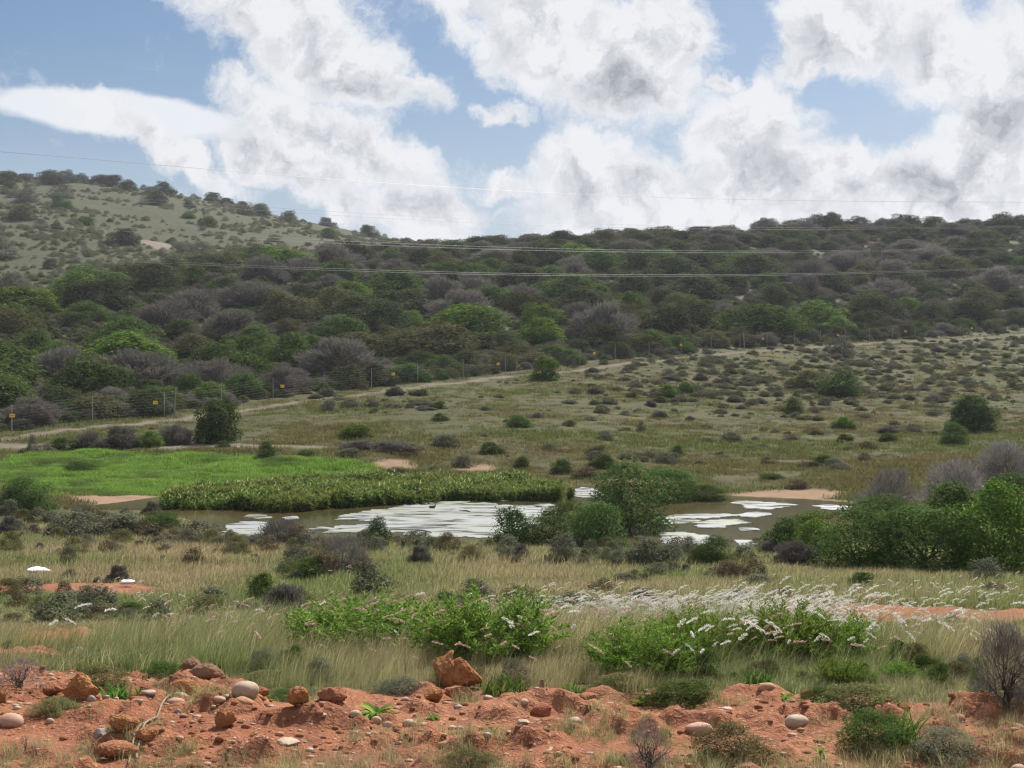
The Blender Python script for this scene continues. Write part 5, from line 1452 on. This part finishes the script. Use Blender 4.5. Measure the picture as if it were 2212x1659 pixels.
SCUM = [
 ([(735, 1120), (760, 1109), (850, 1096), (935, 1084), (1022, 1082), (1005, 1087), (1100, 1089), (1150, 1092), (1195, 1100), (1202, 1107), (1160, 1125), (1110, 1150), (1060, 1160), (950, 1160), (880, 1151), (800, 1154), (745, 1152), (690, 1146), (640, 1150), (690, 1138), (760, 1135), (800, 1127)], 'largest white scum sheet covering the middle of the pond'),
 ([(482, 1134), (520, 1126), (560, 1126), (602, 1136), (592, 1150), (540, 1159), (495, 1157)], 'pale sheet painting the sky reflection at the left end of the pond'),  # bright sky reflection on rippled water, painted as a pale floating sheet
 ([(523, 1117), (540, 1111), (575, 1112), (592, 1118), (560, 1121)], 'small white scum patch above the left sky reflection sheet'),
 ([(608, 1118), (638, 1115), (648, 1120), (622, 1123)], 'tiny white scum patch in front of the water plants'),
 ([(1066, 1079), (1100, 1076), (1120, 1079), (1084, 1083)], 'narrow white scum streak at the right end of the water plants'),
 ([(1230, 1068), (1240, 1057), (1255, 1052), (1285, 1055), (1308, 1069), (1290, 1077), (1250, 1075)], 'white scum filling the back inlet of the pond'),
 ([(1145, 1090), (1190, 1088), (1200, 1092), (1160, 1096)], 'small scum patch touching the right end of the largest sheet'),
 ([(1400, 1119), (1475, 1110), (1560, 1109), (1590, 1113), (1545, 1119), (1470, 1121)], 'long pale scum mat just right of the tall pond side bush'),
 ([(1592, 1111), (1618, 1106), (1660, 1107), (1668, 1112), (1632, 1118), (1602, 1116)], 'oval white scum mat alone in the right half of the pond'),
 ([(1490, 1131), (1530, 1123), (1590, 1122), (1628, 1129), (1575, 1134), (1562, 1142), (1520, 1140)], 'star shaped white scum mat below the oval one'),
 ([(1410, 1126), (1470, 1121), (1516, 1124), (1480, 1131), (1430, 1133)], 'yellowish scum mat left of the star shaped one'),
 ([(1420, 1150), (1475, 1150), (1535, 1156), (1545, 1164), (1512, 1180), (1440, 1180)], 'white scum mat nearest the front bank on the right'),
 ([(1580, 1083), (1620, 1082), (1700, 1088), (1722, 1092), (1660, 1101), (1615, 1098)], 'long white scum mat along the muddy far shore'),
 ([(1755, 1093), (1800, 1090), (1842, 1094), (1838, 1101), (1790, 1101)], 'white scum mat at the far right tip of the pond'),
 ([(1590, 1140), (1630, 1140), (1642, 1145), (1600, 1147)], 'small scum streak below the star shaped mat'),
 ([(1588, 1166), (1640, 1167), (1642, 1178), (1604, 1188)], 'scum patch at the front bank, rightmost'),
 ([(330, 1093), (360, 1090), (400, 1092), (372, 1096)], 'thin scum line at the muddy left end'),
]
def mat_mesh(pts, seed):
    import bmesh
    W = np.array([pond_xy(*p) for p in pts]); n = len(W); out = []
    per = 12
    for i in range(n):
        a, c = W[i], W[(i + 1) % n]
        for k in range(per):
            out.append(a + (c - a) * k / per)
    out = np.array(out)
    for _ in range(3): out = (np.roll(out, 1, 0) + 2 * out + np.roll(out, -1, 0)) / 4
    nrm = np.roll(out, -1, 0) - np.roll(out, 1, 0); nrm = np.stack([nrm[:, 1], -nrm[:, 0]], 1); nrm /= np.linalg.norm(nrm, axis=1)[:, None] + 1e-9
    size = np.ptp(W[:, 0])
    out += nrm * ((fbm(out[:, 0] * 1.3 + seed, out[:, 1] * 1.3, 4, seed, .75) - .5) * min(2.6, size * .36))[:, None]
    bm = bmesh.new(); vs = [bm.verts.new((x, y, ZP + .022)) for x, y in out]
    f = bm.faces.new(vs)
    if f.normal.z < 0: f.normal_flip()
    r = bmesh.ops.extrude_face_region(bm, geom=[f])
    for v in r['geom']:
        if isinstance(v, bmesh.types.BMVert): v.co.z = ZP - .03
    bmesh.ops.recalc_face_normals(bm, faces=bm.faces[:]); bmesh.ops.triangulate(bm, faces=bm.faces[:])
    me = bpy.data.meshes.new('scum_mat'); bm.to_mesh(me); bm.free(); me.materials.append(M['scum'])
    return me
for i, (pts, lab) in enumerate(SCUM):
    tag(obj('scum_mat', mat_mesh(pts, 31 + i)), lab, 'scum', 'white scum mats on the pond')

# bird swimming on the scum
def bird():
    import bmesh
    x, y = pond_xy(935, 1098)
    m = solid_mat('dark_plumage', (.035, .033, .035), (.06, .055, .052), 20, .6, .1)
    stations = [(-.17, .05, .012), (-.12, .05, .05), (-.04, .045, .075), (.05, .05, .07), (.10, .085, .045), (.115, .14, .028), (.12, .19, .024), (.135, .225, .032), (.165, .23, .022), (.205, .222, .006)]
    V = []; k = 10
    for sx, sz_, r in stations:
        for j in range(k):
            a = j * 6.283 / k; V.append((sx if r < .045 or sx < .06 else sx, r * math.cos(a), sz_ + r * math.sin(a) * (.8 if sx < .06 else 1)))
    Fc = [(i * k + j, i * k + (j + 1) % k, (i + 1) * k + (j + 1) % k, (i + 1) * k + j) for i in range(len(stations) - 1) for j in range(k)]
    o = obj('bird', mesh('bird', V, Fc, m, True), None, (x, y, ZP + .02), (0, 0, .3), (1.25, 1.25, 1.25)); tag(o, 'small dark long necked water bird on the largest scum sheet', 'bird')
bird()
b = B(); pts = [(992, 1103), (1000, 1104), (1008, 1104.5), (1015, 1106)]
Q = np.array([[*pond_xy(*p), ZP + .03] for p in pts]); tube(Q, [.02, .035, .05, .03], 6, .5, b)
M['wet'] = solid_mat('wet_dark_wood', (.05, .04, .03), (.08, .065, .05), 10, .6, .3)
tag(obj('floating_stick', b.mesh('floating_stick', M['wet'])), 'thin dark stick floating on the largest scum sheet', 'stick')
b = B(); Q = np.array([[*pond_xy(px_, 1152), ZP + z_] for px_, z_ in [(885, -.02), (897, .10), (912, .13), (928, .08), (936, -.02)]])
tube(Q, [.03, .028, .024, .02, .015], 6, .5, b)
tag(obj('drowned_branch', b.mesh('drowned_branch', M['wet'])), 'dark arched branch rising from the scum at the near shore', 'branch')

# white litter
M['bag'] = solid_mat('white_plastic', (.74, .75, .78), (.82, .83, .85), 6, .45, .5, .5)
def bag(x, yb, w, h, lob, lab, seed):
    p = hit(x, yb)[0]; W = w / F * p[1]; H = h / F * p[1]
    me = clod_mesh(seed, M['bag'], lob, 4, .07)
    for q in me.polygons: q.use_smooth = True
    V = np.array([v.co for v in me.vertices]); lo_, hi_ = V.min(0), V.max(0)
    sx = W / (hi_[0] - lo_[0]); sz_ = H / (hi_[2] - lo_[2])
    tag(obj('plastic_bag', me, None, (p[0] - sx * (lo_[0] + hi_[0]) / 2, p[1], p[2] - sz_ * lo_[2] + .06), None, (sx, sx, sz_)), lab, 'plastic bag')
bag(86, 1244, 52, 15, [(-.2, 0, .02, .42), (.1, 0, 0, .36), (.42, 0, -.06, .28)], 'large white crumpled bag lying in the left meadow grass', 901)
bag(274, 1266, 34, 10, [(-.2, 0, .0, .36), (.2, 0, 0, .36)], 'smaller flat white bag in the grass right of the large one', 902)

# ------------------------------------------------------------------ fence with yellow signs, overhead wires
M['post'] = solid_mat('weathered_post', (.23, .22, .20), (.32, .31, .29), 12, .85, .3)
M['steel'] = solid_mat('dull_steel', (.16, .15, .145), (.22, .21, .20), 10, .6, .1, .5, metal=.5)
M['cable'] = solid_mat('aluminium_cable', (.12, .12, .125), (.16, .16, .165), 3, .5, .0, .5, metal=.3, objvar=.05)
M['sign'], N_, L_ = new_mat('yellow_sign')
tcn = N_.new('ShaderNodeTexCoord'); sp = N_.new('ShaderNodeSeparateXYZ'); L_.new(tcn.outputs['Object'], sp.inputs[0])
def band(sock, half):
    a = N_.new('ShaderNodeMath'); a.operation = 'ABSOLUTE'; L_.new(sock, a.inputs[0]); q = N_.new('ShaderNodeMath'); q.operation = 'LESS_THAN'; L_.new(a.outputs[0], q.inputs[0]); q.inputs[1].default_value = half; return q.outputs[0]
mu = N_.new('ShaderNodeMath'); mu.operation = 'MULTIPLY'; L_.new(band(sp.outputs[0], .16), mu.inputs[0]); L_.new(band(sp.outputs[2], .045), mu.inputs[1])
c_ = nmix(N_, L_, mu.outputs[0], (.88, .56, .035), (.62, .30, .02))
pb = N_.new('ShaderNodeBsdfPrincipled'); L_.new(c_, pb.inputs['Base Color']); pb.inputs['Roughness'].default_value = .45
om = N_.new('ShaderNodeOutputMaterial'); L_.new(pb.outputs[0], om.inputs['Surface'])

fence = bpy.data.objects.new('wire_fence', None); COL.objects.link(fence)
A0 = np.array([-41.5, 110.8]); 
seg = FENCE[1:12]; cum = np.concatenate([[0], np.cumsum(np.linalg.norm(np.diff(seg, axis=0), axis=1))])
def along(s): return np.array([np.interp(s, cum, seg[:, 0]), np.interp(s, cum, seg[:, 1])])
fence.location = (seg[0][0], seg[0][1], float(zz(*seg[0])[0]))
tag(fence, 'tall wire game fence with thin posts along the dirt track', 'fence')
FL = np.array(fence.location)
tops = []
b0 = B(); tube([(0, 0, -.15), (0, 0, 1.1), (0, 0, 2.2)], [.042, .042, .04], 6, .5, b0); post_me = b0.mesh('post', M['post'])
b1 = B(); tube([(0, 0, -.2), (.1, 0, 1.2), (.22, 0, 2.45)], [.085, .08, .075], 8, .5, b1); strain_me = b1.mesh('post', M['post'])
SP = np.arange(0, cum[-1] + .1, 7.4)
for s in SP:
    q = along(s); z0 = float(zz(*q)[0]); tops.append((q[0], q[1], z0))
    o = obj('post', post_me, fence, (q[0] - FL[0], q[1] - FL[1], z0 - FL[2]))
for px_, lean_me, lab in ((288, strain_me, 'thick pale leaning fence post'), (1621, strain_me, 'thick dark fence post')):
    i = int(np.argmin([abs(CX + F * t[0] / t[1] - px_) for t in tops])); q = along(SP[i] + 1.2); z0 = float(zz(*q)[0])
    o = obj('post', lean_me, fence, (q[0] - FL[0], q[1] - FL[1], z0 - FL[2]), (0, 0, 0 if px_ < 600 else 2.0)); o['label'] = lab
for k in range(9):
    b = B(); tube([(t[0] - FL[0], t[1] - FL[1], t[2] - FL[2] + .15 + k * .245) for t in tops], .0018, 4, .5, b)
    obj('wire', b.mesh('wire', M['steel']), fence)
sb = B(); box(sb, (0, 0, 0), (.44, .012, .29)); sign_me = sb.mesh('warning_sign', M['sign'])
for i, px_ in enumerate(SIGN_X):
    ss = np.linspace(0, cum[-1], 900); pp_ = np.array([along(s) for s in ss]); j = int(np.argmin(abs(CX + F * pp_[:, 0] / pp_[:, 1] - px_)))
    q = pp_[j]; z0 = float(zz(*q)[0])
    tdir = along(ss[min(j + 3, 899)]) - along(ss[max(j - 3, 0)])
    nx, ny = tdir[1], -tdir[0]; nn = math.hypot(nx, ny)
    o = obj('warning_sign', sign_me, None, (q[0] + nx / nn * .06, q[1] + ny / nn * .06, z0 + 1.32), (0, random.uniform(-.06, .06), math.atan2(tdir[1], tdir[0]) - .25))
    tag(o, 'small yellow sign on the wire fence, %s from the left' % ORD[i], 'sign', 'yellow signs along the fence')

WIRES = [
 ([(-120, 318), (0, 328), (400, 360), (830, 395), (1130, 414), (1400, 424), (1680, 432), (1950, 435), (2212, 437), (2330, 437)], (150, 330), .045, 'single overhead wire crossing the sky highest of all'),
 ([(-120, 400), (0, 408), (207, 422), (567, 447), (737, 458), (980, 470), (1170, 479), (1475, 489), (1850, 491), (2212, 488), (2330, 486)], (165, 290), .038, 'upper overhead wire of the pair touching the skyline'),
 ([(-120, 403), (0, 412), (207, 427), (567, 454), (737, 467), (980, 478), (1170, 486), (1475, 494), (1850, 495), (2212, 491), (2330, 489)], (162, 280), .038, 'lower overhead wire of the pair touching the skyline'),
 ([(-120, 466), (0, 476), (200, 490), (500, 507), (737, 519), (1070, 534), (1475, 541), (1800, 541), (2212, 532), (2330, 529)], (140, 240), .036, 'upper overhead wire of the middle pair across the dark hill'),
 ([(-120, 471), (0, 481), (200, 495), (500, 513), (737, 525), (1070, 539), (1475, 545), (1800, 544), (2212, 535), (2330, 532)], (138, 235), .036, 'lower overhead wire of the middle pair across the dark hill'),
 ([(-120, 540), (33, 549), (327, 563), (737, 580), (1104, 590), (1475, 593), (1808, 589), (2212, 575), (2330, 570)], (120, 190), .036, 'upper overhead wire of the lowest pair across the dark hill'),
 ([(-120, 544), (33, 553), (327, 567), (737, 584), (1104, 594), (1475, 596), (1808, 592), (2212, 578), (2330, 573)], (118, 186), .036, 'lower overhead wire of the lowest pair across the dark hill'),
]
for pts, (d0, d1), r, lab in WIRES:
    px_ = np.array([p[0] for p in pts], float); py_ = np.array([p[1] for p in pts], float)
    co = np.polyfit(px_, py_, 4); X = np.linspace(px_[0], px_[-1], 60); Y = np.polyval(co, X)
    D = 1 / np.interp(X, [px_[0], px_[-1]], [1 / d0, 1 / d1])
    Q = np.stack([(X - CX) / F * D, D, EYE + (CY - Y) / F * D], 1)
    b = B(); tube(Q, r * (.46 if r > .04 else .38), 4, .5, b)
    tag(obj('overhead_wire', b.mesh('overhead_wire', M['cable'])), lab, 'wire', 'overhead wires across the valley')

# ------------------------------------------------------------------ the air of the valley
def haze():
    gz = np.array([v[2] for v in bpy.data.objects['ground'].bound_box]); top = gz.max() + 14; bot = gz.min() - 1.0
    m, N, L = new_mat('haze')
    v = N.new('ShaderNodeVolumePrincipled'); v.inputs['Color'].default_value = (.80, .83, .95, 1); v.inputs['Density'].default_value = .00013; v.inputs['Anisotropy'].default_value = .2
    o = N.new('ShaderNodeOutputMaterial'); L.new(v.outputs[0], o.inputs['Volume'])
    b = B(); box(b, (0, 690, (top + bot) / 2), (3300, 1480, top - bot))
    tag(obj('haze', b.mesh('haze', m)), kind='stuff')
haze()
